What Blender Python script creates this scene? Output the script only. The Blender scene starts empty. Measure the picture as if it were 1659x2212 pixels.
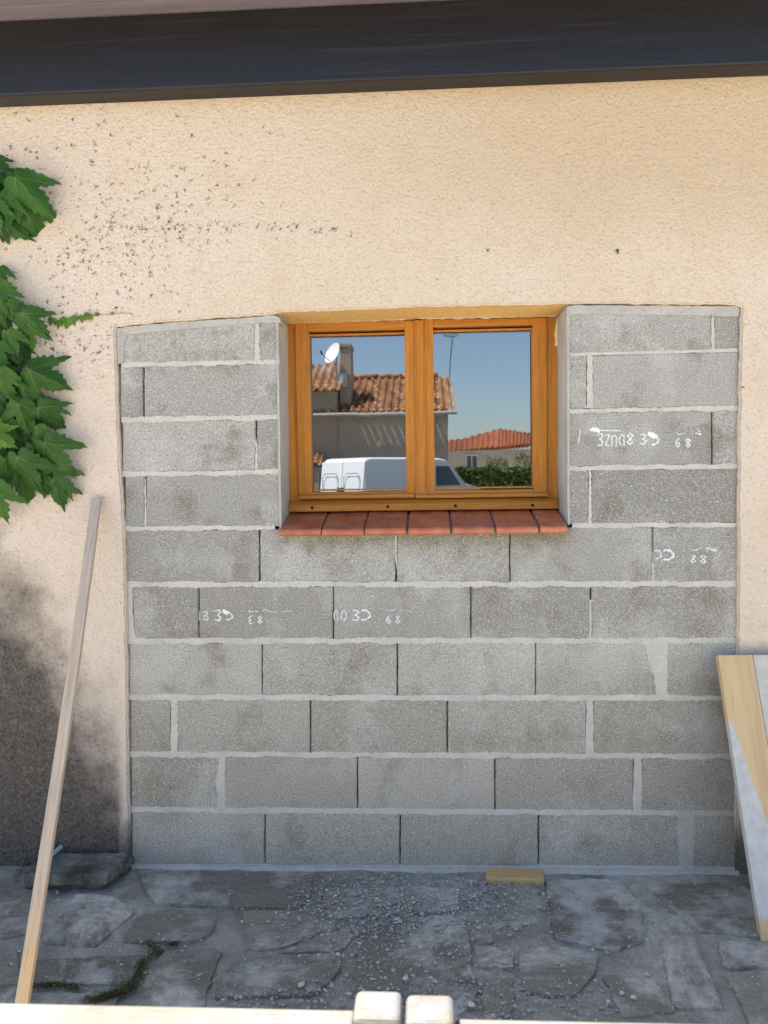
import bpy, bmesh, math, random
from mathutils import Vector, Matrix, noise as mnoise
R = math.radians
rnd = random.Random(7)
S = bpy.context.scene
COL = S.collection

# ---------------------------------------------------------------- camera
CAMLOC = Vector((0.0, -2.77, 1.447))
CAMROT = Matrix.Rotation(R(2.9), 3, 'Z') @ Matrix.Rotation(R(90 - 2.7), 3, 'X') @ Matrix.Rotation(R(-0.82), 3, 'Z')
cd = bpy.data.cameras.new('camera'); cam = bpy.data.objects.new('camera', cd); COL.objects.link(cam)
cam.matrix_world = Matrix.Translation(CAMLOC) @ CAMROT.to_4x4()
cd.sensor_fit = 'HORIZONTAL'; cd.sensor_width = 36; cd.lens = 36; cd.clip_end = 2000; cd.clip_start = 0.05
cd.dof.use_dof = True; cd.dof.focus_distance = 2.9; cd.dof.aperture_fstop = 8.0
S.camera = cam
# ---------------------------------------------------------------- light
SUN_EL, SUN_A = R(66), R(22)            # sun high on the left, slightly behind the house
to_sun = Vector((-math.cos(SUN_EL) * math.cos(SUN_A), math.cos(SUN_EL) * math.sin(SUN_A), math.sin(SUN_EL)))
w = bpy.data.worlds.new('World'); S.world = w; w.use_nodes = True
nt = w.node_tree; bg = nt.nodes['Background']
sky = nt.nodes.new('ShaderNodeTexSky'); sky.sky_type = 'NISHITA'; sky.sun_disc = False
sky.sun_elevation = SUN_EL; sky.sun_rotation = math.atan2(to_sun.x, to_sun.y); sky.air_density = 1.0; sky.dust_density = 1.0; sky.ozone_density = 1.7
nt.links.new(sky.outputs[0], bg.inputs[0]); bg.inputs[1].default_value = 0.085
sl = bpy.data.lights.new('sun', 'SUN'); sl.energy = 4.6; sl.angle = R(0.55); sl.color = (1, 0.95, 0.86)
so = bpy.data.objects.new('sun', sl); COL.objects.link(so); so.rotation_euler = (-to_sun).to_track_quat('-Z', 'Y').to_euler()
S.view_settings.view_transform = 'Standard'; S.view_settings.look = 'None'; S.view_settings.gamma = 1
S.view_settings.exposure = 1.98
S.render.engine = 'CYCLES'; S.cycles.max_bounces = 8; S.cycles.diffuse_bounces = 5

# ---------------------------------------------------------------- measuring helpers (photo measured on a 1659 px wide sheet)
def ray(px, py):
    return CAMROT @ Vector(((px - 829.5) / 1659.0, -(py - 1106) / 1659.0, -1))
def pw(px, py, Y=0.0):                  # on a plane parallel to the wall
    d = ray(px, py); return CAMLOC + d * ((Y - CAMLOC.y) / d.y)
def pg(px, py, z=0.0):                  # on a level plane
    d = ray(px, py); return CAMLOC + d * ((z - CAMLOC.z) / d.z)
GLASS_Y = 0.215
def rf(px, py, b):                      # a place seen mirrored in the window, b metres in front of the glass
    p = pw(px, py, GLASS_Y + b); return Vector((p.x, GLASS_Y - b, p.z))

# ---------------------------------------------------------------- object helpers
def link(name, me, m=None, parent=None):
    o = bpy.data.objects.new(name, me); COL.objects.link(o)
    if m is not None: me.materials.append(m)
    if parent is not None: o.parent = parent
    return o
def tag(o, label, cat, group=None, kind=None):
    if label: o['label'] = label
    if cat: o['category'] = cat
    if group: o['group'] = group
    if kind: o['kind'] = kind
    return o
def empty(name, label, cat, group=None, loc=(0, 0, 0)):
    o = bpy.data.objects.new(name, None); COL.objects.link(o); o.location = loc; o.empty_display_size = .1
    return tag(o, label, cat, group)
class MB:                               # collects shapes into ONE mesh
    def __init__(s): s.v = []; s.f = []; s.t = []; s.tone = 0.5; s.sm = False
    def add(s, vs, fs, tone=None):
        n = len(s.v); s.v += [tuple(v) for v in vs]; s.f += [tuple(i + n for i in f) for f in fs]
        s.t += [s.tone if tone is None else tone] * len(fs)
    def box(s, a, b, tone=None, M=None):
        (x0, y0, z0), (x1, y1, z1) = a, b
        vs = [Vector(p) for p in ((x0,y0,z0),(x1,y0,z0),(x1,y1,z0),(x0,y1,z0),(x0,y0,z1),(x1,y0,z1),(x1,y1,z1),(x0,y1,z1))]
        if M: vs = [M @ v for v in vs]
        s.add(vs, [(0,3,2,1),(4,5,6,7),(0,1,5,4),(1,2,6,5),(2,3,7,6),(3,0,4,7)], tone)
    def tube(s, pts, r, n=8, tone=None, r2=None):
        pts = [Vector(p) for p in pts]; rings = []
        for i, p in enumerate(pts):
            d = (pts[min(i+1, len(pts)-1)] - pts[max(i-1, 0)]).normalized()
            u = d.orthogonal().normalized(); q = d.cross(u)
            rr = r if r2 is None else r + (r2 - r) * i / (len(pts) - 1)
            rings.append([p + (u * math.cos(a) + q * math.sin(a)) * rr for a in [k * 2 * math.pi / n for k in range(n)]])
        # keep rings aligned
        for i in range(1, len(rings)):
            best = min(range(n), key=lambda k: (rings[i][k] - rings[i-1][0]).length); rings[i] = rings[i][best:] + rings[i][:best]
            if (rings[i][1] - rings[i-1][1]).length > (rings[i][-1] - rings[i-1][1]).length: rings[i] = [rings[i][0]] + rings[i][1:][::-1]
        vs = [v for g in rings for v in g]; fs = []
        for i in range(len(pts) - 1):
            for k in range(n): a = i*n+k; b_ = i*n+(k+1) % n; fs.append((a, b_, b_+n, a+n))
        fs.append(tuple(range(n))[::-1]); fs.append(tuple(range((len(pts)-1)*n, len(pts)*n)))
        s.add(vs, fs, tone)
    def build(s, name, m, parent=None, smooth=False, bevel=0, seg=2):
        me = bpy.data.meshes.new(name); me.from_pydata(s.v, [], s.f)
        at = me.attributes.new('tone', 'FLOAT', 'FACE'); at.data.foreach_set('value', s.t)
        bm = bmesh.new(); bm.from_mesh(me); bmesh.ops.recalc_face_normals(bm, faces=bm.faces)
        if bevel: bmesh.ops.bevel(bm, geom=[e for e in bm.edges if len(e.link_faces) == 2 and e.calc_face_angle(0) > .6], offset=bevel, segments=seg, affect='EDGES', profile=.6)
        bm.to_mesh(me); bm.free()
        if smooth: me.shade_smooth()
        return link(name, me, m, parent)
def prism(mb, poly, depth, tone=None):  # poly: list of Vectors (front), depth: Vector to the back
    n = len(poly); vs = list(poly) + [p + depth for p in poly]
    mb.add(vs, [tuple(range(n)), tuple(range(2*n-1, n-1, -1))] + [(i, (i+1) % n, (i+1) % n + n, i + n) for i in range(n)], tone)
def rough(poly, step, j, r=rnd, closed=True):
    out = []; n = len(poly)
    for i in range(n if closed else n - 1):
        a, b = poly[i], poly[(i+1) % n]; k = max(1, int((b - a).length / step))
        for q in range(k): out.append(a.lerp(b, q / k))
    if not closed: out.append(poly[-1])
    return [p + Vector((r.uniform(-j, j), 0, r.uniform(-j, j))) for p in out]

# ---------------------------------------------------------------- materials
class NM:
    def __init__(s, name, rough=.85, spec=.3):
        s.m = bpy.data.materials.new(name); s.m.use_nodes = True; s.nt = s.m.node_tree; s.p = s.nt.nodes['Principled BSDF']
        s.p.inputs['Roughness'].default_value = rough; s.p.inputs['Specular IOR Level'].default_value = spec
        s.tc = s.nt.nodes.new('ShaderNodeTexCoord'); s.co = s.tc.outputs['Object']; s.h = None
    def n(s, t, **k):
        x = s.nt.nodes.new(t)
        for a, b in k.items(): setattr(x, a, b)
        return x
    def L(s, a, b): s.nt.links.new(a, b)
    def setv(s, sock, v):
        if isinstance(v, (int, float)): sock.default_value = v
        elif isinstance(v, (tuple, list)): sock.default_value = tuple(v) + ((1,) if len(v) == 3 and sock.type == 'RGBA' else ())
        else: s.L(v, sock)
    def map(s, scale=(1, 1, 1), rot=(0, 0, 0)):
        x = s.n('ShaderNodeMapping'); s.L(s.co, x.inputs[0]); x.inputs['Scale'].default_value = scale; x.inputs['Rotation'].default_value = rot; return x.outputs[0]
    def noise(s, scale, detail=4, rough=.6, co=None, dist=0):
        x = s.n('ShaderNodeTexNoise'); s.L(co or s.co, x.inputs['Vector']); x.inputs['Scale'].default_value = scale
        x.inputs['Detail'].default_value = detail; x.inputs['Roughness'].default_value = rough; x.inputs['Distortion'].default_value = dist; return x.outputs[0]
    def vor(s, scale, feature='F1', out='Distance', co=None, rand=1):
        x = s.n('ShaderNodeTexVoronoi', feature=feature); s.L(co or s.co, x.inputs['Vector']); x.inputs['Scale'].default_value = scale
        x.inputs['Randomness'].default_value = rand; return x.outputs[out]
    def ramp(s, fac, a, b, ca=0, cb=1, smooth=False):      # map range
        x = s.n('ShaderNodeMapRange'); x.clamp = True
        if smooth: x.interpolation_type = 'SMOOTHSTEP'
        s.setv(x.inputs[0], fac); x.inputs[1].default_value = a; x.inputs[2].default_value = b; x.inputs[3].default_value = ca; x.inputs[4].default_value = cb; return x.outputs[0]
    def math(s, op, a, b=0, c=0):
        x = s.n('ShaderNodeMath', operation=op); s.setv(x.inputs[0], a); s.setv(x.inputs[1], b); s.setv(x.inputs[2], c); return x.outputs[0]
    def mix(s, fac, a, b, mode='MIX'):
        x = s.n('ShaderNodeMix', data_type='RGBA', blend_type=mode); s.setv(x.inputs[0], fac); s.setv(x.inputs[6], a); s.setv(x.inputs[7], b); return x.outputs[2]
    def xyz(s):
        x = s.n('ShaderNodeSeparateXYZ'); s.L(s.co, x.inputs[0]); return x.outputs
    def attr(s, name):
        x = s.n('ShaderNodeAttribute', attribute_name=name); return x.outputs['Fac']
    def bump(s, h, dist, strength=1):
        x = s.n('ShaderNodeBump'); s.setv(x.inputs['Height'], h); x.inputs['Distance'].default_value = dist; x.inputs['Strength'].default_value = strength
        if s.h is not None: s.L(s.h, x.inputs['Normal'])
        s.h = x.outputs[0]; s.L(s.h, s.p.inputs['Normal'])
    def col(s, c): s.setv(s.p.inputs['Base Color'], c); return s.m

def mat_plaster():
    n = NM('roughcast plaster', .95, .15); o = n.xyz(); X, Z = o[0], o[2]
    big = n.noise(1.1, 3); mid = n.noise(7, 4); fine = n.noise(98, 3, .6); grain = n.noise(230, 3, .7)
    vor = n.vor(95, 'SMOOTH_F1')
    c = n.mix(n.ramp(big, .36, .66), (.63, .545, .45), (.60, .50, .385))
    left = n.ramp(X, -.35, -1.35, 0, .75, True)
    c = n.mix(left, c, (.63, .54, .46))
    c = n.mix(n.ramp(mid, .5, .8, 0, .35), c, (.53, .41, .28))
    # darker yellow band under the beam, right of the middle
    band = n.math('MULTIPLY', n.ramp(n.math('ADD', Z, n.math('MULTIPLY', n.noise(2.2, 4), .35)), 2.28, 2.72, 0, .75, True), n.ramp(X, -.9, .6, .2, 1, True))
    c = n.mix(band, c, (.50, .39, .26))
    # cavities
    c = n.mix(n.ramp(fine, .30, .47, .42, 0), c, (.38, .27, .17))
    c = n.mix(n.ramp(grain, .28, .42, .45, 0), c, (.25, .17, .10))
    # damp black staining at the foot of the left pier
    lx = n.math('MULTIPLY_ADD', X, -1.75, -1.62)     # height of the stain's edge at this x
    d = n.math('SUBTRACT', lx, Z)
    d = n.math('ADD', d, n.math('MULTIPLY_ADD', n.noise(3.6, 6, .72), 1.1, -.57))
    st = n.ramp(d, -.42, .30, 0, 1, True)
    st = n.math('MULTIPLY', st, n.ramp(X, -1.118, -1.150, 0, 1)); 
    low = n.ramp(n.math('ADD', Z, n.math('MULTIPLY', n.noise(9, 3), .12)), .30, .14, 0, .85, True)
    st = n.math('MAXIMUM', st, low)
    dirt = n.mix(n.ramp(grain, .42, .62), (.016, .015, .014), (.072, .064, .057))
    dirt = n.mix(n.ramp(n.noise(5, 4), .4, .65, 0, .6), dirt, (.050, .045, .041))
    c = n.mix(n.math('MULTIPLY', st, n.ramp(fine, .25, .75, 1, .80)), c, dirt)
    cr = n.noise(34, 5, .7, None, .6); c = n.mix(n.ramp(cr, .36, .46, .14, 0), c, (.40, .30, .20)); n.bump(fine, .008, .8); n.bump(vor, .005, .5); n.bump(grain, .004, .7)
    return n.col(c)
def mat_block():
    n = NM('concrete block', .95, .15); t = n.attr('tone'); o = n.xyz(); X, Z = o[0], o[2]
    g = n.noise(155, 4, .85); g2 = n.noise(70, 5, .8); big = n.noise(3.3, 4, .6); mid = n.noise(1.6, 2)
    c = n.mix(t, (.235, .230, .208), (.375, .370, .345))
    c = n.mix(n.ramp(big, .50, .66, 0, .65), c, (.47, .47, .45))
    c = n.mix(n.ramp(n.noise(5.5, 6, .65), .52, .66, 0, .75), c, (.165, .155, .125))
    c = n.mix(n.ramp(Z, 1.25, 0, 0, .5), c, (.40, .345, .26))       # warm lift towards the ground, painted in to offset the dim blue light
    # brown run-off under the sill tiles
    sill = n.math('MULTIPLY', n.ramp(n.math('ADD', Z, n.math('MULTIPLY', n.noise(14, 3), .14)), 1.22, 1.30, 0, .62, True), n.ramp(Z, 1.262, 1.258))
    sill = n.math('MULTIPLY', sill, n.math('MULTIPLY', n.ramp(X, -.58, -.50), n.ramp(X, .56, .50)))
    c = n.mix(sill, c, (.15, .125, .07))
    c = n.mix(n.ramp(g, .55, .66, 0, .75), c, (.72, .71, .66))
    c = n.mix(n.ramp(g, .45, .34, 0, .9), c, (.085, .083, .075))
    c = n.mix(n.ramp(g2, .41, .30, 0, .7), c, (.12, .118, .105))
    n.bump(g2, .004, .7); n.bump(g, .0025, .8)
    return n.col(c)
def mat_mortar(base=(.53, .515, .465), name='mortar'):
    n = NM(name, .95, .15); g = n.noise(120, 4, .8); big = n.noise(9, 5, .7)
    c = n.mix(n.ramp(big, .35, .7), base, tuple(v * .78 for v in base))
    c = n.mix(n.ramp(g, .45, .32, 0, .7), c, tuple(v * .42 for v in base))
    n.bump(n.noise(60, 4), .005, .7); n.bump(g, .002, .7)
    return n.col(c)
def mat_wood(name, c1, c2, axis='Z', rough=.45, spec=.4, scale=1, knots=False, bumpd=.0006):
    n = NM(name, rough, spec); s = {'X': (1, 26, 26), 'Y': (26, 1, 26), 'Z': (26, 26, 1)}[axis]
    co = n.map(tuple(v * scale for v in s)); g = n.noise(3, 5, .65, co, .6)
    s2 = tuple(v * 6 * scale if v > 1 else 3.5 * scale for v in s); f = n.noise(3, 3, .6, n.map(s2))
    c = n.mix(n.ramp(g, .35, .68), c1, c2)
    c = n.mix(n.ramp(f, .35, .5, .55, 0), c, tuple(v * .62 for v in c2))
    n.bump(f, bumpd, .6)
    return n, c
M = {}
M['plaster'] = mat_plaster(); M['block'] = mat_block(); M['mortar'] = mat_mortar(); M['smooth_mortar'] = mat_mortar((.44, .43, .40), 'trowelled render')
M['base_mortar'] = mat_mortar((.50, .47, .41), 'base fillet cement')
n, c = mat_wood('stained oak upright', (.47, .195, .026), (.34, .122, .013), 'Z', .45, .25); M['oakV'] = n.col(c)
n, c = mat_wood('stained oak rail', (.46, .19, .030), (.33, .122, .015), 'X', .45, .25); M['oakH'] = n.col(c)
n, c = mat_wood('dark stained beam', (.012, .011, .014), (.008, .007, .009), 'X', .42, .4, .3)
sp = n.vor(34, 'F1', 'Distance'); c = n.mix(n.ramp(sp, .05, .035, 0, .30), c, (.30, .28, .27))
co = n.map((.5, 1, 24)); c = n.mix(n.ramp(n.noise(2.5, 1, .4, co), .645, .68, 0, .35), c, (.028, .026, .028)); M['beam'] = n.col(c)
n, c = mat_wood('painted soffit board', (.20, .175, .20), (.15, .13, .15), 'X', .35, .7); M['soffit'] = n.col(c)
def simple(name, c, rough=.6, spec=.4, var=.15, scale=20, metal=0):
    n = NM(name, rough, spec); n.p.inputs['Metallic'].default_value = metal
    k = n.mix(n.ramp(n.noise(scale, 4), .3, .7), tuple(v * (1 - var) for v in c), tuple(min(1, v * (1 + var)) for v in c)); return n.col(k)
M['dark'] = simple('unlit cavity', (.012, .012, .012), .95, .1)
def mat_tile():
    n = NM('terracotta sill tile', .34, .45); t = n.attr('tone')
    c = n.mix(t, (.30, .078, .034), (.42, .125, .052)); c = n.mix(n.ramp(n.noise(16, 5), .45, .75, 0, .5), c, (.56, .25, .15))
    c = n.mix(n.ramp(n.noise(150, 3), .62, .72, 0, .35), c, (.62, .45, .38))
    r = n.ramp(n.noise(22, 4), .35, .7, .20, .42); n.L(r, n.p.inputs['Roughness']); n.bump(n.noise(60, 3), .0012, .5); return n.col(c)
M['tile'] = mat_tile()
def mat_glass(fac, name):
    m = bpy.data.materials.new(name); m.use_nodes = True; t = m.node_tree; t.nodes.clear()
    out = t.nodes.new('ShaderNodeOutputMaterial'); mx = t.nodes.new('ShaderNodeMixShader'); g = t.nodes.new('ShaderNodeBsdfGlossy'); tr = t.nodes.new('ShaderNodeBsdfTransparent')
    lw = t.nodes.new('ShaderNodeFresnel'); lw.inputs[0].default_value = 1.5
    mr = t.nodes.new('ShaderNodeMapRange'); t.links.new(lw.outputs[0], mr.inputs[0]); mr.inputs[1].default_value = .04; mr.inputs[2].default_value = 1; mr.inputs[3].default_value = fac; mr.inputs[4].default_value = 1
    g.inputs['Roughness'].default_value = 0; g.inputs['Color'].default_value = (.93, .97, 1, 1); tr.inputs[0].default_value = (.55, .58, .58, 1)
    tc = t.nodes.new('ShaderNodeTexCoord'); nz = t.nodes.new('ShaderNodeTexNoise'); nz.inputs['Scale'].default_value = 5; nz.inputs['Detail'].default_value = 1; bp = t.nodes.new('ShaderNodeBump'); bp.inputs['Distance'].default_value = .00010; t.links.new(tc.outputs['Object'], nz.inputs['Vector']); t.links.new(nz.outputs[0], bp.inputs['Height']); t.links.new(bp.outputs[0], g.inputs['Normal']); t.links.new(mr.outputs[0], mx.inputs[0]); t.links.new(tr.outputs[0], mx.inputs[1]); t.links.new(g.outputs[0], mx.inputs[2]); t.links.new(mx.outputs[0], out.inputs[0]); return m
M['glass'] = mat_glass(.27, 'window glass'); M['glass_inner'] = mat_glass(.04, 'inner window glass')
M['paint'] = simple('white block marking paint', (.72, .74, .76), .8, .2, .06, 60)

# ---------------------------------------------------------------- THE SETTING: ground
def mat_patio():
    n = NM('patio bedding', .95, .2); g = n.noise(150, 4, .7); b = n.noise(4, 5, .65)
    c = n.mix(n.ramp(b, .38, .66), (.20, .182, .145), (.37, .345, .285)); c = n.mix(n.ramp(n.noise(13, 5, .7), .5, .7, 0, .7), c, (.33, .32, .29))
    dm = n.ramp(n.noise(2.1, 7, .68, None, .5), .49, .58, 0, .85); c = n.mix(dm, c, n.mix(n.ramp(n.noise(22, 5, .75), .35, .65), (.31, .285, .235), (.56, .52, .44))); c = n.mix(n.ramp(g, .44, .30, 0, .8), c, (.05, .05, .05)); c = n.mix(n.ramp(g, .6, .7, 0, .6), c, (.33, .34, .35))
    n.bump(n.noise(35, 5), .012, .8); n.bump(g, .005, .8); return n.col(c)
M['bed'] = mat_patio()
def mat_stone():
    n = NM('flagstone', .85, .3); t = n.attr('tone'); b = n.noise(5, 6, .7, None, .4); st = n.noise(4, 5, .7, n.map((2, 9, 2), (0, 0, .25)))
    c = n.mix(t, (.14, .126, .092), (.26, .236, .18)); c = n.mix(n.ramp(st, .4, .7, 0, .5), c, (.075, .07, .058))
    c = n.mix(n.ramp(b, .55, .70, 0, .55), c, (.27, .26, .225)); c = n.mix(n.ramp(n.noise(2.6, 5, .7), .50, .64, 0, .80), c, (.45, .44, .40))
    c = n.mix(n.ramp(n.noise(3.4, 4), .62, .75, 0, .6), c, (.10, .08, .045))
    dm = n.ramp(n.noise(2.1, 7, .68, None, .5), .49, .58, 0, .85); c = n.mix(dm, c, n.mix(n.ramp(n.noise(22, 5, .75), .35, .65), (.31, .285, .235), (.56, .52, .44))); g = n.noise(110, 5, .8); c = n.mix(n.ramp(g, .56, .68, 0, .6), c, (.50, .49, .47)); c = n.mix(n.ramp(g, .42, .32, 0, .6), c, (.035, .035, .033))
    n.bump(st, .006, .7); n.bump(n.noise(45, 5), .005, .7); n.bump(g, .0015, .7); return n.col(c)
M['stone'] = mat_stone()
def mat_yard():
    n = NM('pale bounce gravel', .95, .1); c = n.mix(n.ramp(n.noise(3, 5), .35, .65), (.50, .435, .34), (.58, .51, .41)); n.bump(n.noise(60, 3), .01); return n.col(c)  # unseen ground, kept pale to bounce light onto the lower wall
M['yard'] = mat_yard()
M['asphalt'] = simple('road asphalt', (.07, .07, .07), .9, .2, .2, 30)
def sheet(name, x0, x1, y0, y1, z, m, cuts=0):
    mb = MB(); mb.add([(x0,y0,z),(x1,y0,z),(x1,y1,z),(x0,y1,z)], [(0,1,2,3)]); o = mb.build(name, m); o['kind'] = 'structure'; return o
sheet('ground', -400, 400, -500, 300, -.03, M['yard'])
sheet('road', -60, 60, -25.5, -12, -.024, M['asphalt'])
# patio bedding, gently uneven; ends early so the pale yard bounces light
bm = bmesh.new(); nx, ny = 150, 80
vv = [[bm.verts.new((-2.6 + 5.0 * i / nx, -.92 + 1.17 * j / ny, .006 * mnoise.fractal(Vector((i * .12, j * .12, 3)), .8, 2, 4) - .001)) for i in range(nx + 1)] for j in range(ny + 1)]
for j in range(ny):
    for i in range(nx): bm.faces.new((vv[j][i], vv[j][i+1], vv[j+1][i+1], vv[j+1][i]))
me = bpy.data.meshes.new('patio'); bm.to_mesh(me); bm.free(); me.shade_smooth(); link('patio', me, M['bed'])['kind'] = 'structure'
FL = [[(85,2040),(165,1935),(240,1938),(290,1972),(205,2050)], [(262,2040),(295,1985),(350,1967),(450,1977),(470,1995),(445,2030),(385,2040)],
 [(60,2078),(310,2065),(302,2100),(275,2130),(70,2128)], [(320,2075),(380,2052),(480,2055),(460,2120),(435,2185),(430,2230),(300,2230),(302,2185)],
 [(505,2080),(600,2070),(730,2065),(738,2100),(700,2140),(680,2155),(462,2158),(475,2120)], [(312,1925),(340,1958),(650,1965),(675,1930),(670,1890),(300,1890)],
 [(525,1970),(690,1980),(685,2025),(590,2055),(540,2060),(527,2005)], [(830,1990),(1000,1980),(1014,2030),(1022,2100),(1034,2155),(995,2195),(780,2205),(765,2120),(775,2040)],
 [(1025,2042),(1110,2062),(1108,2100),(1028,2092)], [(1300,2110),(1415,2125),(1460,2190),(1345,2205)],
 [(1430,2030),(1500,2025),(1530,2100),(1562,2185),(1452,2180),(1437,2080)], [(1570,2110),(1660,2100),(1740,2230),(1630,2240)],
 [(1180,1905),(1340,1908),(1385,1970),(1390,2040),(1330,2060),(1195,2030)], [(1395,1915),(1580,1910),(1640,1935),(1660,2030),(1510,2015)],
 [(-60,1932),(75,1932),(95,1950),(60,2020),(-60,2040)], [(1120,2075),(1180,2045),(1290,2065),(1288,2110),(1240,2160),(1130,2150)],
 [(700,1925),(860,1920),(985,1925),(995,1970),(830,1980),(710,1990)], [(1040,2120),(1105,2115),(1110,2190),(1050,2210)],
 [(485,2180),(700,2175),(690,2250),(470,2250)], [(60,2150),(250,2148),(260,2240),(20,2240)], [(-80,2060),(40,2055),(40,2130),(-80,2140)],
 [(600,2062),(680,2035),(755,2000),(760,2040),(735,2058)], [(1550,2035),(1660,2040),(1700,2090),(1565,2095)]]
mb = MB()
for poly in FL:
    P = [pg(x, y) for x, y in poly]; cen = sum(P, Vector()) / len(P); out = []
    n_ = len(P)
    for i in range(n_):
        a, b = P[i], P[(i+1) % n_]; k = max(2, int((b - a).length / .018))
        for q in range(k):
            p = a.lerp(b, q / k); d = (p - cen).normalized(); p += d * (.010 * mnoise.noise(p * 28) + .004 * mnoise.noise(p * 90) - (.006 if q == 0 else 0)); out.append(p)
    hz = rnd.uniform(.006, .012); tl = (rnd.uniform(-.008, .008), rnd.uniform(-.008, .008)); N_ = len(out); rings = []
    for f_, z in ((1.0, -.02), (1.0, hz - .002), (.99, hz), (.7, hz), (.35, hz)):
        rings.append([Vector((cen.x + (p.x - cen.x) * f_, cen.y + (p.y - cen.y) * f_, 0)) for p in out])
        for v in rings[-1]: v.z = z + (tl[0] * (v.x - cen.x) + tl[1] * (v.y - cen.y)) * 2 + (.003 * mnoise.noise(v * 14) if z > 0 else 0)
    vs = [v for r_ in rings for v in r_] + [Vector((cen.x, cen.y, hz))]; fs = []
    for k in range(4):
        for i in range(N_): a = k*N_+i; b = k*N_+(i+1) % N_; fs.append((a, b, b+N_, a+N_))
    for i in range(N_): fs.append((4*N_+i, 4*N_+(i+1) % N_, 5*N_))
    mb.add(vs, fs, rnd.random())
o = mb.build('paving', M['stone']); o['kind'] = 'structure'

# ---------------------------------------------------------------- rendered house wall with bricked-up garage opening
PY = -.018                              # plaster face; blocks are at 0
opening = [(278,1900),(274,1700),(270,1400),(264,1143),(256,1020),(251,900),(247,790),(243,716),(247,705),(330,697),(440,688),(560,681),(592,677),(607,675),
 (700,671),(760,668),(830,666),(900,663),(1000,661),(1100,659),(1222,656),(1235,655),(1400,656),(1590,657),(1602,663),(1600,760),(1597,900),(1595,1130),(1594,1400),(1592,1620),(1590,1900)]
op = [pw(x + (3.5 if x < 290 else 0), y, PY) for x, y in opening]
op = rough(op, .02, .0022, closed=False); op[0].z = op[-1].z = -.1
X0, X1, ZT = -3.2, 3.2, 3.15
wall = empty('plastered_house_wall', 'beige roughcast house wall with a blackened lower left corner, round the block infill', 'wall')
mb = MB()
# panels: left, right, top strips built column-wise so that faces stay clean
def panel(pts):
    prism(mb, [Vector((p[0], PY, p[1])) for p in pts], Vector((0, .235, 0)))
iL = min(range(len(op)), key=lambda i: (op[i] - pw(247, 705, PY)).length); iR = min(range(len(op)), key=lambda i: (op[i] - pw(1602, 663, PY)).length)
panel([(X0, -.1)] + [(p.x, p.z) for p in op[:iL+1]] + [(op[iL].x, ZT), (X0, ZT)])
panel([(op[iL].x, ZT)] + [(p.x, p.z) for p in op[iL:iR+1]] + [(op[iR].x, ZT)])
panel([(op[iR].x, ZT)] + [(p.x, p.z) for p in op[iR:]] + [(X1, -.1), (X1, ZT)])
me = bpy.data.meshes.new('plaster'); me.from_pydata([tuple(v) for v in mb.v], [], mb.f)
bm = bmesh.new(); bm.from_mesh(me); bmesh.ops.remove_doubles(bm, verts=bm.verts, dist=.0002)
# drop the internal faces between panels
kill = [f for f in bm.faces if abs(f.normal.x) > .99 and f.calc_center_median().z > 1.5 and abs(f.calc_center_median().x) < 2 and f.calc_area() > .05]
bmesh.ops.delete(bm, geom=kill, context='FACES_ONLY'); bmesh.ops.remove_doubles(bm, verts=bm.verts, dist=.0002)
bmesh.ops.recalc_face_normals(bm, faces=bm.faces)
ed = [e for e in bm.edges if len(e.link_faces) == 2 and abs(e.verts[0].co.y - PY) < .001 and abs(e.verts[1].co.y - PY) < .001 and e.calc_face_angle(0) > .8 and abs(e.verts[0].co.x) < 2]
bmesh.ops.bevel(bm, geom=ed, offset=.006, segments=2, affect='EDGES', clamp_overlap=True)
bm.to_mesh(me); bm.free(); link('plaster', me, M['plaster'], wall)
# remains of creeper suckers: tiny brown stars left on the plaster
mb = MB(); r2 = random.Random(11)
def sucker(px, py, s):
    c0 = pw(px, py, PY - .0015)
    for k in range(r2.randint(3, 7)):
        a = r2.uniform(0, 6.28); L_ = s * r2.uniform(.4, 1.0); w_ = s * r2.uniform(.08, .16); q = c0 + Vector((r2.gauss(0, s*.35), 0, r2.gauss(0, s*.3)))
        d = Vector((math.cos(a), 0, math.sin(a))); e = Vector((-d.z, 0, d.x)); q2 = q + d * L_ * .5
        mb.add([q - e*w_, q + e*w_, q2 + e*w_*.5 + Vector((0,-.002,0)), q + d*L_, q2 - e*w_*.5 + Vector((0,-.002,0))], [(0,4,3,2,1)])
for k in range(520):
    t = r2.random()
    if t < .30: x, y = r2.gauss(290, 90), r2.gauss(490, 60)
    elif t < .55: x, y = r2.gauss(210, 110), r2.gauss(570, 80)
    elif t < .70: x, y = r2.uniform(200, 760), 500 - 10 * r2.random() + r2.gauss(0, 10)
    elif t < .85: x, y = r2.gauss(170, 70), r2.gauss(740, 40)
    else: x, y = r2.uniform(10, 620), r2.uniform(230, 450)
    if x < 5 or y > 690 and x > 240 or y > 1000: continue
    sucker(x, y, r2.uniform(.004, .011))
for x, y, s in ((1334,543,.013),(1053,541,.008),(1604,836,.006),(944,604,.005),(134,1437,.006)): [sucker(x, y, s) for _ in range(3)]
o = mb.build('sucker_marks', simple('dried sucker brown', (.060, .045, .035), .95, .1), wall); o['kind'] = 'stuff'
# the building goes on behind the infill: a dark room
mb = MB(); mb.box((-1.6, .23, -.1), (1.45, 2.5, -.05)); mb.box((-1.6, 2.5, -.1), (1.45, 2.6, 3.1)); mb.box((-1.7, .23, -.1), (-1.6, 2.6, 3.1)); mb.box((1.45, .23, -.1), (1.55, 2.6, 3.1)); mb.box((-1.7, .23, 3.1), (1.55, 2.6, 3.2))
mb.build('room_interior', simple('dim room plaster', (.10, .09, .08), .9, .2), wall)

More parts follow.
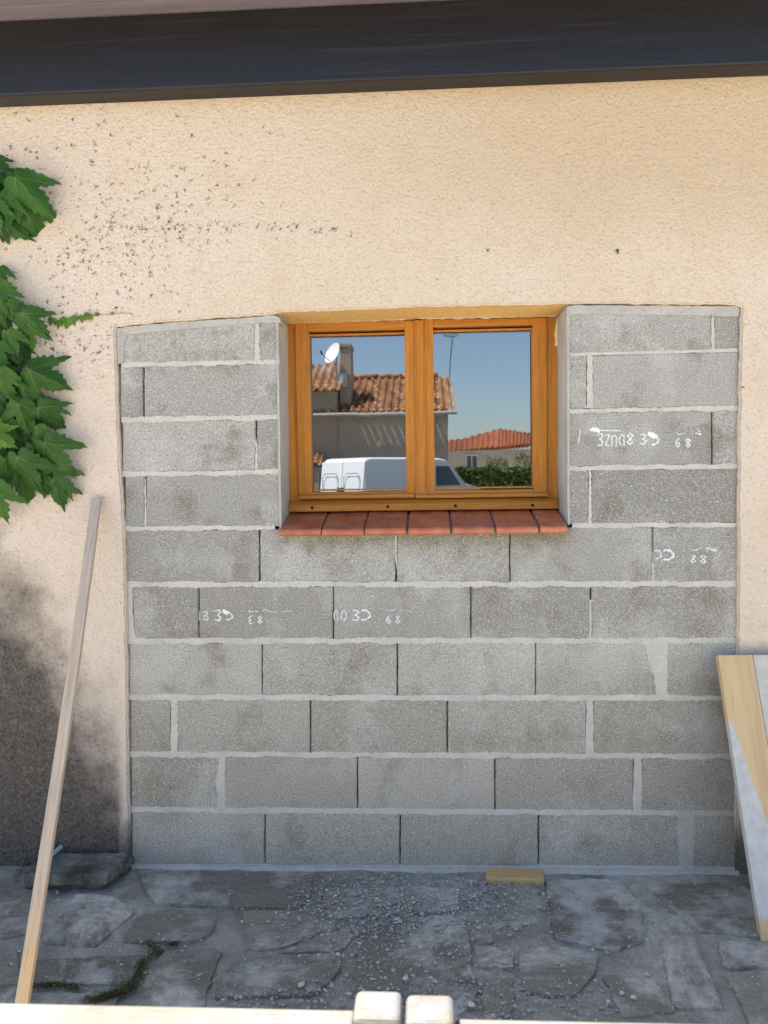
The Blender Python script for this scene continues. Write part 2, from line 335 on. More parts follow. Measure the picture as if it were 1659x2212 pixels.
# ---------------------------------------------------------------- block infill
infill = empty('concrete_block_infill_wall', 'grey concrete block wall closing the old garage opening round the window', 'block wall')
L_ = 'left'; bl = MB(); mo = MB(); r3 = random.Random(5)
def lerp(a, b, t): return a + (b - a) * t
# bed lines: (y at x=270, y at x=1592)
BED = {0: (1872,1881), 1: (1749,1757), 2: (1629,1634), 3: (1506,1508), 4: (1385,1383), 5: (1262,1262), 6: (1142,1133), 7: (1024,1007), 8: (907,881), 9: (788,762), 10: (712,655)}
def yb(k, x):
    a, b = BED[k]
    if k == 10: return lerp(708, 681, (x - 250) / 350) if x < 700 else lerp(657, 659, (x - 1225) / 375)
    if k == 9 and x > 1000: return lerp(766, 756, (x - 1225) / 370)
    return lerp(a, b, (x - 270) / 1322)
def block(xa, xb, k, tone=None, xa2=None, xb2=None):
    """block of course k between xa..xb (bottom) and xa2..xb2 (top)"""
    xa2 = xa if xa2 is None else xa2; xb2 = xb if xb2 is None else xb2; g = 3.2; gt = 3.2
    if k == 9: gt = 12
    if k == 0: g = 6
    q = [pw(xa, yb(k, xa) - g, 0), pw(xb, yb(k, xb) - g, 0), pw(xb2, yb(k+1, xb2) + gt, 0), pw(xa2, yb(k+1, xa2) + gt, 0)]
    out = rough(q, .018, .0011, r3); n_ = len(out); c0 = sum(out, Vector()) / n_
    dy = r3.uniform(-.0015, .0015); vs = []
    for f_, y in ((1, .10), (1, .004), (None, 0)):
        for p in out:
            v = Vector(p)
            if f_ is None: d = c0 - v; v.x += .0035 * (1 if d.x > 0 else -1); v.z += .0035 * (1 if d.z > 0 else -1)
            v.y = y + dy; vs.append(v)
    fs = [(a+i, a+(i+1) % n_, a+(i+1) % n_+n_, a+i+n_) for a in (0, n_) for i in range(n_)] + [tuple(range(2*n_, 3*n_))]
    bl.add(vs, fs, r3.uniform(.05, .95) if tone is None else tone)
def mfill(poly, Y=-.0005, j=.002):       # a mortar patch, rough outlined
    y0_, y1_ = min(p[1] for p in poly), max(p[1] for p in poly); q = [pw(x, y - 4.5 * (y == y0_) + 4.5 * (y == y1_), Y) for x, y in poly]; q = rough(q, .008, j, r3); prism(mo, q, Vector((0, .07, 0)))
XE = 1594
rows = {0: [(284,571),(573.5,863),(865.5,1162),(1164.5,1472,1468),(1496,XE,1500)], 1: [(283,473,474),(485,771),(773.5,1068),(1070.5,1368,1371),(1386,XE)],
 2: [(281,369),(383,669.5),(672,965),(967.5,1266),(1281,XE)], 3: [(278,565),(567,857),(859.5,1156),(1158,1423,1397),(1440,XE)],
 4: [(291,428,284),(430.5,719),(721.5,1016),(1018.5,1274.5),(1277.5,XE)], 5: [(271,559),(562,854),(857,1100.5),(1103,1409),(1411,XE)],
 6: [(270,312),(316,605)], 7: [(264,551.5),(555,604)], 8: [(259,308.5),(311.5,602)], 9: [(266,550),(560,600)]}
for k, lst in rows.items():
    for b_ in lst:
        xa, xb = b_[0], b_[1]
        if (k, xa) == (3, 1158): block(xa, xb, k, xb2=1397)
        elif (k, xa) == (4, 291): block(291, 428, 4, .1, xa2=284)
        else: block(xa, xb, k)
for k, lst in {6: [(1226,1272),(1278,XE)], 7: [(1226,1537),(1540,XE)], 8: [(1227,1268),(1281,XE+1)], 9: [(1228,1536),(1543,XE+3)]}.items():
    for xa, xb in lst: block(xa, xb, k)
bl.build('blocks', M['block'], infill)
def bed(k, xa, xb, th=11, off=0, Y=-.0012):
    top, bot = [], []; nseg = int((xb - xa) / 3.5)
    for i in range(nseg + 1):
        x = lerp(xa, xb, i / nseg); t_ = th * (.48 + .26 * mnoise.noise(Vector((x * .022, k * 3.1, 0))) + .14 * mnoise.noise(Vector((x * .11, k * 3.1, 4))) + .07 * r3.uniform(-1, 1)); u_ = th * (.48 + .28 * mnoise.noise(Vector((x * .027, k * 7.7, 5))) + .14 * mnoise.noise(Vector((x * .12, k * 2.1, 9))) + .07 * r3.uniform(-1, 1))
        y = yb(k, x) + off; top.append(pw(x, y - t_, Y)); bot.append(pw(x, y + u_, Y))
    n_ = len(top)
    vs = [p for p in top] + [p for p in bot] + [p + Vector((0, .07, 0)) for p in top] + [p + Vector((0, .07, 0)) for p in bot]
    fs = [(i, i+1, n_+i+1, n_+i) for i in range(n_-1)] + [(i, 2*n_+i, 2*n_+i+1, i+1) for i in range(n_-1)] + [(n_+i, n_+i+1, 3*n_+i+1, 3*n_+i) for i in range(n_-1)]
    mo.add(vs, fs)
for k in (1, 2, 3, 4, 5): bed(k, 272 if k > 3 else 279, XE, 12.5)
bed(6, 270, 594, 10); bed(6, 1236, XE, 10)
for k in (7, 8, 9): bed(k, 262, 604, 11)
bed(7, 1228, XE, 11); bed(8, 1228, XE, 9.5)
bed(9, 1229, XE, 8, 0, .003)
# filled vertical joints
mfill([(1467,1868),(1499,1868),(1501,1758),(1465,1758)], j=.003)
mfill([(470,1745),(487,1745),(486,1635),(471,1635),(471,1660),(464,1688),(470,1712)], j=.002)
mfill([(1367,1752),(1387,1752),(1386,1636),(1370,1636)], j=.002)
mfill([(368,1626),(384,1626),(384,1510),(370,1510)], j=.002); mfill([(1265,1630),(1282,1630),(1281,1512),(1267,1512)], j=.002)
mfill([(1418,1505),(1442,1505),(1442,1388),(1393,1388),(1397,1410),(1405,1440),(1414,1470)], j=.003)
mfill([(272,1381),(294,1381),(288,1340),(285,1268),(272,1268)], j=.002)
mfill([(1271,1130),(1279,1130),(1277,1015),(1273,1015)]); mfill([(1267,1378),(1278,1378),(1278,1300),(1273,1300)], .0005)
mfill([(1408,1258),(1416,1258),(1413,1190),(1410,1180)], .0005); mfill([(312,1138),(317,1138),(316,1060),(313,1030)], .001)
mfill([(551,1014),(556,1014),(556,960),(552,950)], .001); mfill([(549,778),(561,778),(560,702),(551,702)], .001)
mfill([(1267,878),(1282,878),(1280,772),(1269,772)], .002); mfill([(1536,758),(1544,758),(1543,680),(1537,680)], .002)
mfill([(853,1200),(858,1230),(857,1150),(854,1150)], .002)
mo.build('mortar_joints', M['mortar'], infill)
# trowelled top and jamb render
sm = MB()
def patch(poly, Y, d=.07, j=.0015, st=.012):
    prism(sm, rough([pw(x, y, Y) for x, y in poly], st, j, r3), Vector((0, d, 0)))
patch([(250,709),(330,700),(440,692),(560,684),(592,681),(604,688),(606,697),(560,698),(440,707),(340,716),(275,722),(267,740),(267,782),(254,786),(251,750)], -.006)
patch([(1227,661),(1240,659),(1400,660),(1588,661),(1597,668),(1597,684),(1500,681),(1400,680),(1280,678),(1230,680)], -.006)
# jambs
def jamb(front, back, z0c, side):
    out = []; n_ = 26
    for i in range(n_ + 1):
        t = i / n_
        a = pw(*[lerp(front[0][q], front[1][q], t) for q in (0, 1)], -.004); b = pw(*[lerp(back[0][q], back[1][q], t) for q in (0, 1)], .19)
        out.append((a, b))
    vs = []; fs = []; m_ = 6
    for i, (a, b) in enumerate(out):
        for k in range(m_ + 1):
            p = a.lerp(b, k / m_); p.z = lerp(a.z, b.z, 0 if True else 1); p.x += .0025 * mnoise.noise(Vector((p.z * 9, k * .7, 3 + side))); vs.append(p)
        w0 = a + Vector((-side * .008 * (1 + .35 * mnoise.noise(Vector((a.z * 11, 0, side)))), 0, 0)); w0.y = -.0045; vs.append(w0)
        w1 = Vector(w0); w1.y = .05; vs.append(w1); w2 = out[i][1].copy(); w2.z = a.z; w2.x -= side * .01; vs.append(w2)
    s_ = m_ + 4
    for i in range(n_):
        for k in range(m_): fs.append((i*s_+k, i*s_+k+1, (i+1)*s_+k+1, (i+1)*s_+k))
        fs.append((i*s_, (i+1)*s_, (i+1)*s_+m_+1, i*s_+m_+1)); fs.append((i*s_+m_+1, (i+1)*s_+m_+1, (i+1)*s_+m_+2, i*s_+m_+2))
    sm.add(vs, fs)
jamb(((600.5,684),(608,1143)), ((622,690),(626,1143)), 0, 1)
jamb(((1225,661),(1226,1134)), ((1203,680),(1205,1134)), 0, -1)
sm.build('trowelled_render', M['smooth_mortar'], infill)
# cement fillet at the foot
mb = MB(); n_ = 180; vs = []; fs = []
for i in range(n_ + 1):
    x = lerp(268, 1592, i / n_); a = pw(x, lerp(1866, 1872, i / n_) + r3.uniform(-1, 1), -.001); t = .018 + .006 * mnoise.noise(Vector((x * .03, 0, 0))) 
    vs += [(a.x, .01, a.z + .004), (a.x, -.002, a.z), (a.x, -.007, a.z * .5), (a.x, -.5 * t - .01, .012), (a.x, -t - .014, -.002)]
for i in range(n_):
    for k in range(4): fs.append((i*5+k, (i+1)*5+k, (i+1)*5+k+1, i*5+k+1))
mb.add(vs, fs); mb.build('base_fillet', M['base_mortar'], infill, smooth=True)
mb = MB(); mb.box((pw(262,1500).x - .02, .105, -.1), (pw(604,1500).x - .03, .13, 2.12)); mb.box((pw(604,1500).x - .029, .105, -.1), (pw(1226,1500).x + .029, .13, 1.22)); mb.box((pw(1226,1500).x + .03, .105, -.1), (pw(1600,1500).x + .02, .13, 2.12)); mb.build('dark_joint_backing', M['dark'], infill)  # near-black backing sheet stands in for the shade deep in open joints

# factory date marks printed on the blocks: worn strokes
def stroke(mb, pts, w_, wear=.35):
    for a, b in zip(pts[:-1], pts[1:]):
        A, B = pw(*a, -.0008), pw(*b, -.0008); L2 = (B - A).length; k = max(1, int(L2 / .0016))
        for q in range(k + 1):
            for e in range(3):
                if r3.random() < wear: continue
                p = A.lerp(B, q / max(1, k)) + Vector((r3.gauss(0, w_ * .3), 0, r3.gauss(0, w_ * .3))); s = w_ * r3.uniform(.22, .5)
                a0 = r3.uniform(0, 6.28); nn = 5
                vs = [p + Vector((math.cos(a0 + i * 1.2566) * s * r3.uniform(.7, 1.2), 0, math.sin(a0 + i * 1.2566) * s * r3.uniform(.7, 1.2))) for i in range(nn)]
                for v in vs: v.y = -.0022 - r3.random() * .0012
                mb.add(vs, [tuple(range(nn))[::-1]])
G = { # glyph strokes in a unit cell, x right, y down
 '3': [[(0,.05),(.7,.0),(.95,.2),(.4,.48)],[(.4,.48),(1,.7),(.7,1),(0,.97)]], 'E': [[(1,0),(.3,.1),(0,.3),(.5,.45)],[(.5,.5),(0,.7),(.3,1),(1,1)]],
 'Z': [[(0,0),(1,.0),(.05,1),(1,1)]], 'n': [[(0,1),(0,.1),(.5,0),(.95,.15),(.95,1)]], 'a': [[(.9,1),(.9,.1),(.4,0),(0,.3),(0,.8),(.4,1)]], '0': [[(.5,0),(0,.25),(0,.75),(.5,1),(1,.75),(1,.25),(.5,0)]],
 '8': [[(.5,0),(0,.2),(.5,.48),(1,.2),(.5,0)],[(.5,.5),(0,.78),(.5,1),(1,.78),(.5,.5)]], ')': [[(0,.05),(.6,.0),(1,.35),(1,.7),(.5,1),(.1,.95)]], 'i': [[(.5,0),(.5,1)]],
 '6': [[(.8,.0),(.1,.3),(0,.75),(.5,1),(.9,.8),(.7,.5),(.1,.6)]], '5': [[(1,.05),(.1,0),(.1,.4),(.9,.5),(.9,.9),(.1,1)]]}
def glyph(mb, ch, x, y, w_, h, sw=.0035, wear=.35):
    for st in G[ch]: stroke(mb, [(x + a * w_, y + b * h) for a, b in st], sw, wear)
def Q(zx, zy, ox, oy, k): return ((ox + zx / k) / 1.1574, (oy + zy / k) / 1.1574)
# mark on the right pier block
mb = MB(); K = 4.88 * 1.1574; ox, oy = 1430 / 1.1574, 1050 / 1.1574
def U(zx, zy): return (ox + zx / K, oy + zy / K)
stroke(mb, [U(97,118), U(92,200), U(78,275)], .0035, .3); stroke(mb, [U(245,115), U(330,125)], .010, .1); stroke(mb, [U(330,125), U(590,130)], .0042, .35)
for ch, zx, zy, w_, h, sw in (('3',318,170,60,140,.0045),('Z',402,180,55,130,.0040),('n',485,190,60,125,.0040),('a',580,180,60,130,.0042),('8',675,165,65,135,.0046),('3',830,175,75,115,.0045),(')',960,195,90,105,.0050),('6',1265,225,50,105,.0040),('8',1385,230,55,95,.0040)):
    x, y = U(zx, zy); glyph(mb, ch, x, y, w_ / K, h / K, sw, .28)
stroke(mb, [U(945,165), U(975,190), U(1020,205)], .011, .05); stroke(mb, [U(965,95), U(975,120)], .003, .4)
stroke(mb, [U(1275,150), U(1300,180), U(1340,170), U(1385,155)], .003, .35); stroke(mb, [U(1460,140), U(1470,170)], .0035, .4); stroke(mb, [U(1505,160), U(1570,175), U(1535,120)], .005, .4)
o = mb.build('printed_mark', M['paint'], infill); o['label'] = 'white stamped figures with a smeared bar, on the upper right block'
# mark lower right
mb = MB(); K = 7.54 * 1.1574; ox, oy = 1610 / 1.1574, 1350 / 1.1574
for ch, zx, zy, w_, h, sw in ((')',200,195,120,160,.0040),(')',370,190,180,185,.0058),('8',885,285,85,140,.0038),('8',1070,285,95,150,.0038)):
    x, y = U(zx, zy); glyph(mb, ch, x, y, w_ / K, h / K, sw, .3)
stroke(mb, [U(900,185), U(990,190), U(1080,150)], .003, .45); stroke(mb, [U(1185,140), U(1190,215)], .004, .3); stroke(mb, [U(1200,150), U(1290,190), U(1360,160)], .004, .45); stroke(mb, [U(1300,200), U(1365,205)], .004, .2)
mb.build('printed_mark', M['paint'], infill)['label'] = 'faint white stamped figures near the right edge, below sill level'
mb = MB(); K = 5.925 * 1.1574; ox, oy = 480 / 1.1574, 1500 / 1.1574
for ch, zx, zy, w_, h, sw in (('i',105,175,20,120,.003),('5',175,165,60,60,.0035),('0',180,235,60,65,.0035),('3',345,150,85,150,.0045),(')',500,190,100,100,.0042),('E',845,235,55,110,.004),('8',980,240,55,105,.004)):
    x, y = U(zx, zy); glyph(mb, ch, x, y, w_ / K, h / K, sw, .3)
stroke(mb, [U(470,150), U(490,190), U(530,190)], .009, .1); stroke(mb, [U(850,150), U(860,175), U(975,165)], .0035, .4); stroke(mb, [U(1050,170), U(1060,130), U(1150,170), U(1260,180)], .0032, .4); stroke(mb, [U(1330,175), U(1480,160)], .0032, .4)
mb.build('printed_mark', M['paint'], infill)['label'] = 'white stamped figures with a long thin streak, on the left lower block'
mb = MB(); ox = 820 / 1.1574
for ch, zx, zy, w_, h, sw in (('a',90,155,60,145,.0038),('0',200,155,70,145,.0038),('3',370,150,90,150,.0045),(')',490,150,130,145,.0052),('6',870,230,60,115,.0038),('8',1005,230,60,115,.0038)):
    x, y = U(zx, zy); glyph(mb, ch, x, y, w_ / K, h / K, sw, .33)
stroke(mb, [U(880,150), U(955,160), U(1000,130)], .003, .45); stroke(mb, [U(1085,115), U(1090,165)], .003, .4); stroke(mb, [U(1150,150), U(1225,165)], .003, .5)
mb.build('printed_mark', M['paint'], infill)['label'] = 'white stamped figures without a streak, on the block left of centre'

# ---------------------------------------------------------------- window
win = empty('wooden_window', 'two-leaf golden oak window with a drip rail, mirroring the street', 'window')
FY = .185
def bx(px0, py0, px1, py1, Y, d, name, m, parent, bev=.003, mb=None):
    a, b = pw(px0, py1, Y), pw(px1, py0, Y); own = mb is None; mb = mb or MB(); mb.box((a.x, Y, a.z), (b.x, Y + d, b.z))
    return mb.build(name, m, parent, bevel=bev) if own else None
fr = empty('frame', None, None); fr.parent = win
bx(622, 688, 643, 1090, FY, .06, 'frame_post', M['oakV'], fr); bx(1182, 676, 1204.5, 1088, FY, .06, 'frame_post', M['oakV'], fr)
bx(643.3, 684, 1181.7, 702, FY + .001, .06, 'frame_head', M['oakH'], fr); bx(643.3, 1060, 1181.7, 1084, FY + .012, .05, 'frame_foot', M['oakH'], fr)
# drip rail with four holes
a, b = pw(624, 1105.8, .155), pw(1207.5, 1085, .155); zt_ = pw(900, 1079.5, .185).z + .002; mb = MB(); pr_ = [(.155, a.z), (.24, a.z), (.24, zt_), (.178, zt_), (.155, b.z)]
mb.add([(x, y, z) for x in (a.x, b.x) for y, z in pr_], [(0,1,2,3,4), (9,8,7,6,5)] + [(i, i + 5, (i+1) % 5 + 5, (i+1) % 5) for i in range(5)]); mb.build('drip_rail', M['oakH'], win, bevel=.003)
mb = MB()
for zx, zy in ((219,1177),(631,1172),(1001,1167),(1423,1163)):
    p = pw(587.6 + zx * .3958, 630.8 + zy * .3958, .1545); pts = [p + Vector((math.cos(a), 0, math.sin(a))) * .0058 for a in [k * math.pi / 8 for k in range(16)]]
    prism(mb, pts, Vector((0, .004, 0)))
mb.build('drain_hole', M['dark'], win)
def sash(x0, gx0, gx1, x1, ytop, gtop, gbot, ybot, name, tilt):
    s = empty('sash', None, None); s.parent = win; Y = FY - .008
    bx(x0, ytop, gx0, ybot, Y, .045, 'stile', M['oakV'], s); bx(gx1, ytop, x1, ybot, Y, .045, 'stile', M['oakV'], s)
    bx(gx0 + .15, ytop, gx1 - .15, gtop, Y + .0012, .043, 'top_rail', M['oakH'], s); bx(gx0 + .15, gbot, gx1 - .15, ybot, Y + .0012, .043, 'bottom_rail', M['oakH'], s)
    # glazing beads
    mb = MB(); a, b = pw(gx0, gbot, Y), pw(gx1, gtop, Y); t = .006
    for q0, q1 in (((a.x, a.z), (a.x + t, b.z)), ((b.x - t, a.z), (b.x, b.z)), ((a.x + t, a.z), (b.x - t, a.z + t)), ((a.x + t, b.z - t), (b.x - t, b.z))):
        mb.box((q0[0], Y + .014, q0[1]), (q1[0], Y + .03, q1[1]))
    mb.build('glazing_bead', M['oakV'], s)
    for nm, yy, m, ti in (('pane', GLASS_Y, M['glass'], 0), ('inner_pane', GLASS_Y + .012, M['glass_inner'], tilt)):
        mb = MB(); mb.add([(a.x - .004, yy, a.z - .004), (b.x + .004, yy + ti, a.z - .004), (b.x + .004, yy + ti, b.z + .004), (a.x - .004, yy, b.z + .004)], [(0,1,2,3)]); mb.build(nm, m, s)
    return s
s1 = sash(644, 666.5, 878, 899.5, 692, 716, 1061, 1072, 'l', .0015)
s2 = sash(917, 935.5, 1153, 1181, 686, 706.5, 1056.5, 1069, 'r', .0019)
bx(899.8, 690, 916.7, 1070, FY - .018, .03, 'astragal', M['oakV'], win); bx(903.5, 692, 912.5, 1066, FY - .0235, .01, 'cover_bead', M['oakV'], win)
bx(644, 1066.5, 896, 1078, FY - .024, .03, 'weather_bar', M['oakH'], s1, .004); bx(898.5, 1064.5, 1185, 1076.5, FY - .024, .03, 'weather_bar', M['oakH'], s2, .004)
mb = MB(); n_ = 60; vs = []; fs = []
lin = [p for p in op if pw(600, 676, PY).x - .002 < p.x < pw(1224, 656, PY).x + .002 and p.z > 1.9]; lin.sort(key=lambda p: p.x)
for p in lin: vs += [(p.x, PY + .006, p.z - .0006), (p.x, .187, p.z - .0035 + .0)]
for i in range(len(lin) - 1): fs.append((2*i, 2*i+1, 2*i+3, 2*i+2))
mb.add(vs, fs); n = NM('lintel plaster with golden bounce', .95, .1); n.bump(n.noise(90, 4), .003); mb.build('lintel_underside', n.col(n.mix(n.ramp(n.noise(50, 4), .35, .7), (.62, .42, .17), (.50, .32, .12))), wall)  # golden bounce off oak and terracotta painted into the plaster colour
# torn plaster edge hanging over the window head and foam by the right jamb
mb = MB(); n_ = 150; vs = []; fs = []
for i in range(n_ + 1):
    x = lerp(612, 1204, i / n_); y = lerp(699, 683.5, i / n_) + 3.0 * mnoise.noise(Vector((x * .05, 2, 0))) + 1.6 * mnoise.noise(Vector((x * .3, 2, 0))) - (4 * math.exp(-((x - 900) / 30) ** 2))
    p = pw(x, y, .168); q = pw(x, y - 9, .168); vs += [(q.x, .168, q.z + .01), (p.x, .165 + .004 * mnoise.noise(Vector((x, 0, 0))), p.z), (p.x, .184, p.z + .004)]
for i in range(n_):
    fs += [(i*3, i*3+3, i*3+4, i*3+1), (i*3+1, i*3+4, i*3+5, i*3+2)]
mb.add(vs, fs); mb.build('torn_plaster_edge', M['plaster'], wall)
mb = MB(); P_ = [pw(x, y, .176) for x, y in ((1203,688),(1206.5,688),(1206,740),(1203,748),(1199,745),(1200.5,728),(1197,722),(1201,706))]
prism(mb, rough(P_, .006, .0015), Vector((0, .02, 0))); mb.build('foam_seal', simple('pale joint foam', (.62, .56, .34), .9, .2), win)

# sill of seven terracotta tiles
sill = empty('tiled_window_sill', 'row of seven glossy terracotta tiles sloping out below the window', 'sill')
zf, zbk = pw(900, 1139.5, -.042).z, pw(900, 1106.5, .16).z
tiles = [(603.4,692.5),(695.5,785.5),(788.7,877),(882.5,972.3),(977.5,1067.3),(1072.5,1162.3),(1167.4,1225.8)]
for i, (a, b) in enumerate(tiles):
    xa, xb = pw(a, 1145, -.042).x, pw(b, 1145, -.042).x; mb = MB(); dz = rnd.uniform(-.0015, .0015); sk = rnd.uniform(-.002, .002)
    prof = []; T = .017
    for k in range(7):
        t = math.pi / 2 * k / 6; prof.append((-.030 - .012 * math.sin(t), zf + .0005 - .012 * (1 - math.cos(t))))
    prof += [(-.0415, zf - T - .004), (-.034, zf - T - .009), (-.015, zf - T - .006), (.185, zbk - T + .005), (.185, zbk + .006)]
    m_ = len(prof); cols = 10; vs = []
    for q in range(cols + 1):
        t = q / cols; x = lerp(xa, xb, t)
        for (y, z) in prof: vs.append((x + sk * (y * 5), y + (.0012 * mnoise.noise(Vector((x * 30, i, 0)))), z + dz + .0012 * mnoise.noise(Vector((x * 12, y * 12, i)))))
    fs = [(q*m_+k, q*m_+(k+1) % m_, (q+1)*m_+(k+1) % m_, (q+1)*m_+k) for q in range(cols) for k in range(m_)] + [tuple(range(m_))[::-1], tuple(range(cols*m_, (cols+1)*m_))]
    mb.add(vs, fs, rnd.random()); o = mb.build('sill_tile', M['tile'], sill)
    bv = o.modifiers.new('b', 'BEVEL'); bv.width = .0015; bv.segments = 2; bv.limit_method = 'ANGLE'; bv.angle_limit = R(50)
mb = MB(); xa, xb = pw(607, 1145, -.03).x, pw(1224, 1145, -.03).x; T = .008
mb.add([(xa, -.028, zf - T), (xb, -.028, zf - T), (xb, .19, zbk - T + .006), (xa, .19, zbk - T + .006), (xa, -.022, zf - .026), (xb, -.022, zf - .026), (xb, .19, zf - .05), (xa, .19, zf - .05)], [(0,1,2,3),(0,4,5,1),(4,7,6,5),(0,3,7,4),(1,5,6,2)])
mb.build('bedding_mortar', simple('dark grey joint', (.16, .155, .145), .95, .1, .3, 60), sill)

# ---------------------------------------------------------------- roof beam and overhang
bb = [pw(0, 207, -.105), pw(1659, 137, -.105)]; sl_ = (bb[1].z - bb[0].z) / (bb[1].x - bb[0].x)
def zbeam(x): return bb[0].z + sl_ * (x - bb[0].x)
beam = empty('dark_roof_beam', 'dark brown painted wooden beam across the top of the wall', 'beam')
H = .252
def bevbox(name, xa, xb, ya, yb_, za, zb_, m, parent, bev=.006):
    mb = MB(); vs = []
    for x in (xa, xb):
        for y, z in ((ya, za), (yb_, za), (yb_, zb_), (ya, zb_)): vs.append((x, y, zbeam(x) + z))
    mb.add(vs, [(0,1,2,3),(4,7,6,5),(0,4,5,1),(1,5,6,2),(2,6,7,3),(3,7,4,0)]); return mb.build(name, m, parent, bevel=bev)
bevbox('timber', -3.1, 3.1, -.105, -.019, 0, H, M['beam'], beam, .008)
ov = empty('roof_overhang', 'roof overhang of pale violet soffit boards above the dark beam', 'roof')
for k in range(4):
    bevbox('soffit_board', -3.2, 3.2, -.32 + k * .075, -.247 + k * .075, H + .004, H + .024, M['soffit'], ov, .002)
bevbox('fascia', -3.2, 3.2, -.35, -.323, H - .03, H + .17, M['beam'], ov)
M['rooftile_n'] = None

def mat_roof(name, a, b, c_):
    n = NM(name, .85, .25); t = n.attr('tone'); k = n.mix(n.ramp(t, 0, .6), a, b); k = n.mix(n.ramp(t, .6, 1), k, c_)
    k = n.mix(n.ramp(n.noise(3, 4), .5, .75, 0, .5), k, tuple(v * .5 for v in a)); return n.col(k)
M['roof_old'] = mat_roof('weathered roof tile', (.20, .085, .045), (.38, .19, .09), (.46, .29, .16))
M['roof_red'] = mat_roof('red roof tile', (.36, .10, .05), (.42, .14, .07), (.44, .19, .10))
def tile_roof(name, bot, top, m, parent, pitch=.24, row=.33, amp=.055, holes=None):
    """canal tile surface between polylines bot and top (lists of Vectors, same length)"""
    def at(pl, t):
        t *= len(pl) - 1; i = min(int(t), len(pl) - 2); return pl[i].lerp(pl[i+1], t - i)
    W_ = sum((bot[i+1] - bot[i]).length for i in range(len(bot) - 1)); nc = max(2, int(W_ / pitch)); hgt = (at(top, .5) - at(bot, .5)).length; nr = max(2, int(hgt / row)); sub = 6
    mb = MB(); r4 = random.Random(len(name) + nc)
    for c_ in range(nc):
        for r_ in range(nr):
            vs = []; j = r4.uniform(-.15, .15)
            for e in (0, 1):
                v_ = (r_ + (e * 1.12 if r_ < nr - 1 else e) + (j * .12 if e == 0 and r_ == 0 else 0)) / nr
                for s_ in range(sub + 1):
                    u_ = (c_ + s_ / sub) / nc; p = at(bot, u_).lerp(at(top, u_), min(1, max(-.02, v_)))
                    p = p + Vector((0, 0, amp * math.sin(math.pi * 2 * s_ / sub) + (.035 if e == 0 else 0))); vs.append(p)
            fs = []
            for s_ in range(sub):
                if holes and r_ in holes and s_ in (3, 4):      # open gap under the cover tile just before the wall
                    q_ = lambda t, k: vs[s_ + k].lerp(vs[sub + 1 + s_ + k], t)
                    for t0_, t1_ in ((0, .48), (.74, 1)): mb.add([q_(t0_, 0), q_(t0_, 1), q_(t1_, 1), q_(t1_, 0)], [(0, 1, 2, 3)], .4)
                    continue
                fs.append((s_, s_+1, sub+2+s_, sub+1+s_))
            mb.add(vs, fs, min(1, max(0, r4.gauss(.5, .27))))
    return mb.build(name, m, parent)
tile_roof('roof_tiles', [Vector((-3.3, -.40, zbeam(-3.3) + H + .15)), Vector((3.3, -.40, zbeam(3.3) + H + .15))], [Vector((-3.3, 3.2, zbeam(-3.3) + H + 1.3)), Vector((3.3, 3.2, zbeam(3.3) + H + 1.3))], M['roof_old'], ov)

# ---------------------------------------------------------------- leaning batten (left)
A = pw(209, 1078, PY - .014); B = pg(38, 2232, .012)
ax = (A - B).normalized(); u = Vector((1, 0, 0)); u = (u - ax * u.dot(ax)).normalized(); v = ax.cross(u)
u, v = (u * math.cos(R(8)) + v * math.sin(R(8))), (v * math.cos(R(8)) - u * math.sin(R(8)))
def mat_batten():
    n = NM('weathered batten', .8, .25); o = n.xyz()
    g = n.noise(3, 5, .6, n.map((30, 30, 1.2))); f = n.noise(3, 3, .6, n.map((160, 160, 4)))
    c = n.mix(n.ramp(g, .35, .65), (.58, .46, .34), (.42, .33, .25)); c = n.mix(n.ramp(o[2], 0, .75, .75, 0), c, (.50, .39, .28))
    c = n.mix(n.ramp(o[2], 1.1, 1.55, 0, .65), c, (.40, .35, .30))
    fresh = n.math('MULTIPLY', n.ramp(n.math('ADD', o[2], n.math('MULTIPLY', n.noise(5, 3), .4)), .48, .36), n.ramp(n.math('ADD', o[0], n.math('MULTIPLY', o[2], .012)), -.012, -.004))
    c = n.mix(fresh, c, (.60, .41, .21)); c = n.mix(n.ramp(f, .42, .3, 0, .5), c, (.15, .12, .10)); n.bump(f, .0008, .8); return n.col(c)
Lb = (A - B).length; mb = MB(); k_ = 24; vs = []
for i in range(k_ + 1):
    t = i / k_; bow = .006 * math.sin(math.pi * t)
    for sx, sy in ((-1, -1), (1, -1), (1, 1), (-1, 1)): vs.append((sx * .0165 + bow + .0004 * mnoise.noise(Vector((t * 30, sx, sy))), sy * .0115, t * Lb))
fs = [(i*4+k, i*4+(k+1) % 4, (i+1)*4+(k+1) % 4, (i+1)*4+k) for i in range(k_) for k in range(4)] + [(3,2,1,0), (k_*4, k_*4+1, k_*4+2, k_*4+3)]
mb.add(vs, fs); o = mb.build('wooden_batten', mat_batten(), bevel=.0015)
o.matrix_world = Matrix.Translation(B) @ Matrix((( u.x, v.x, ax.x), (u.y, v.y, ax.y), (u.z, v.z, ax.z))).to_4x4()
tag(o, 'long thin weathered wooden batten leaning against the left plaster', 'batten')

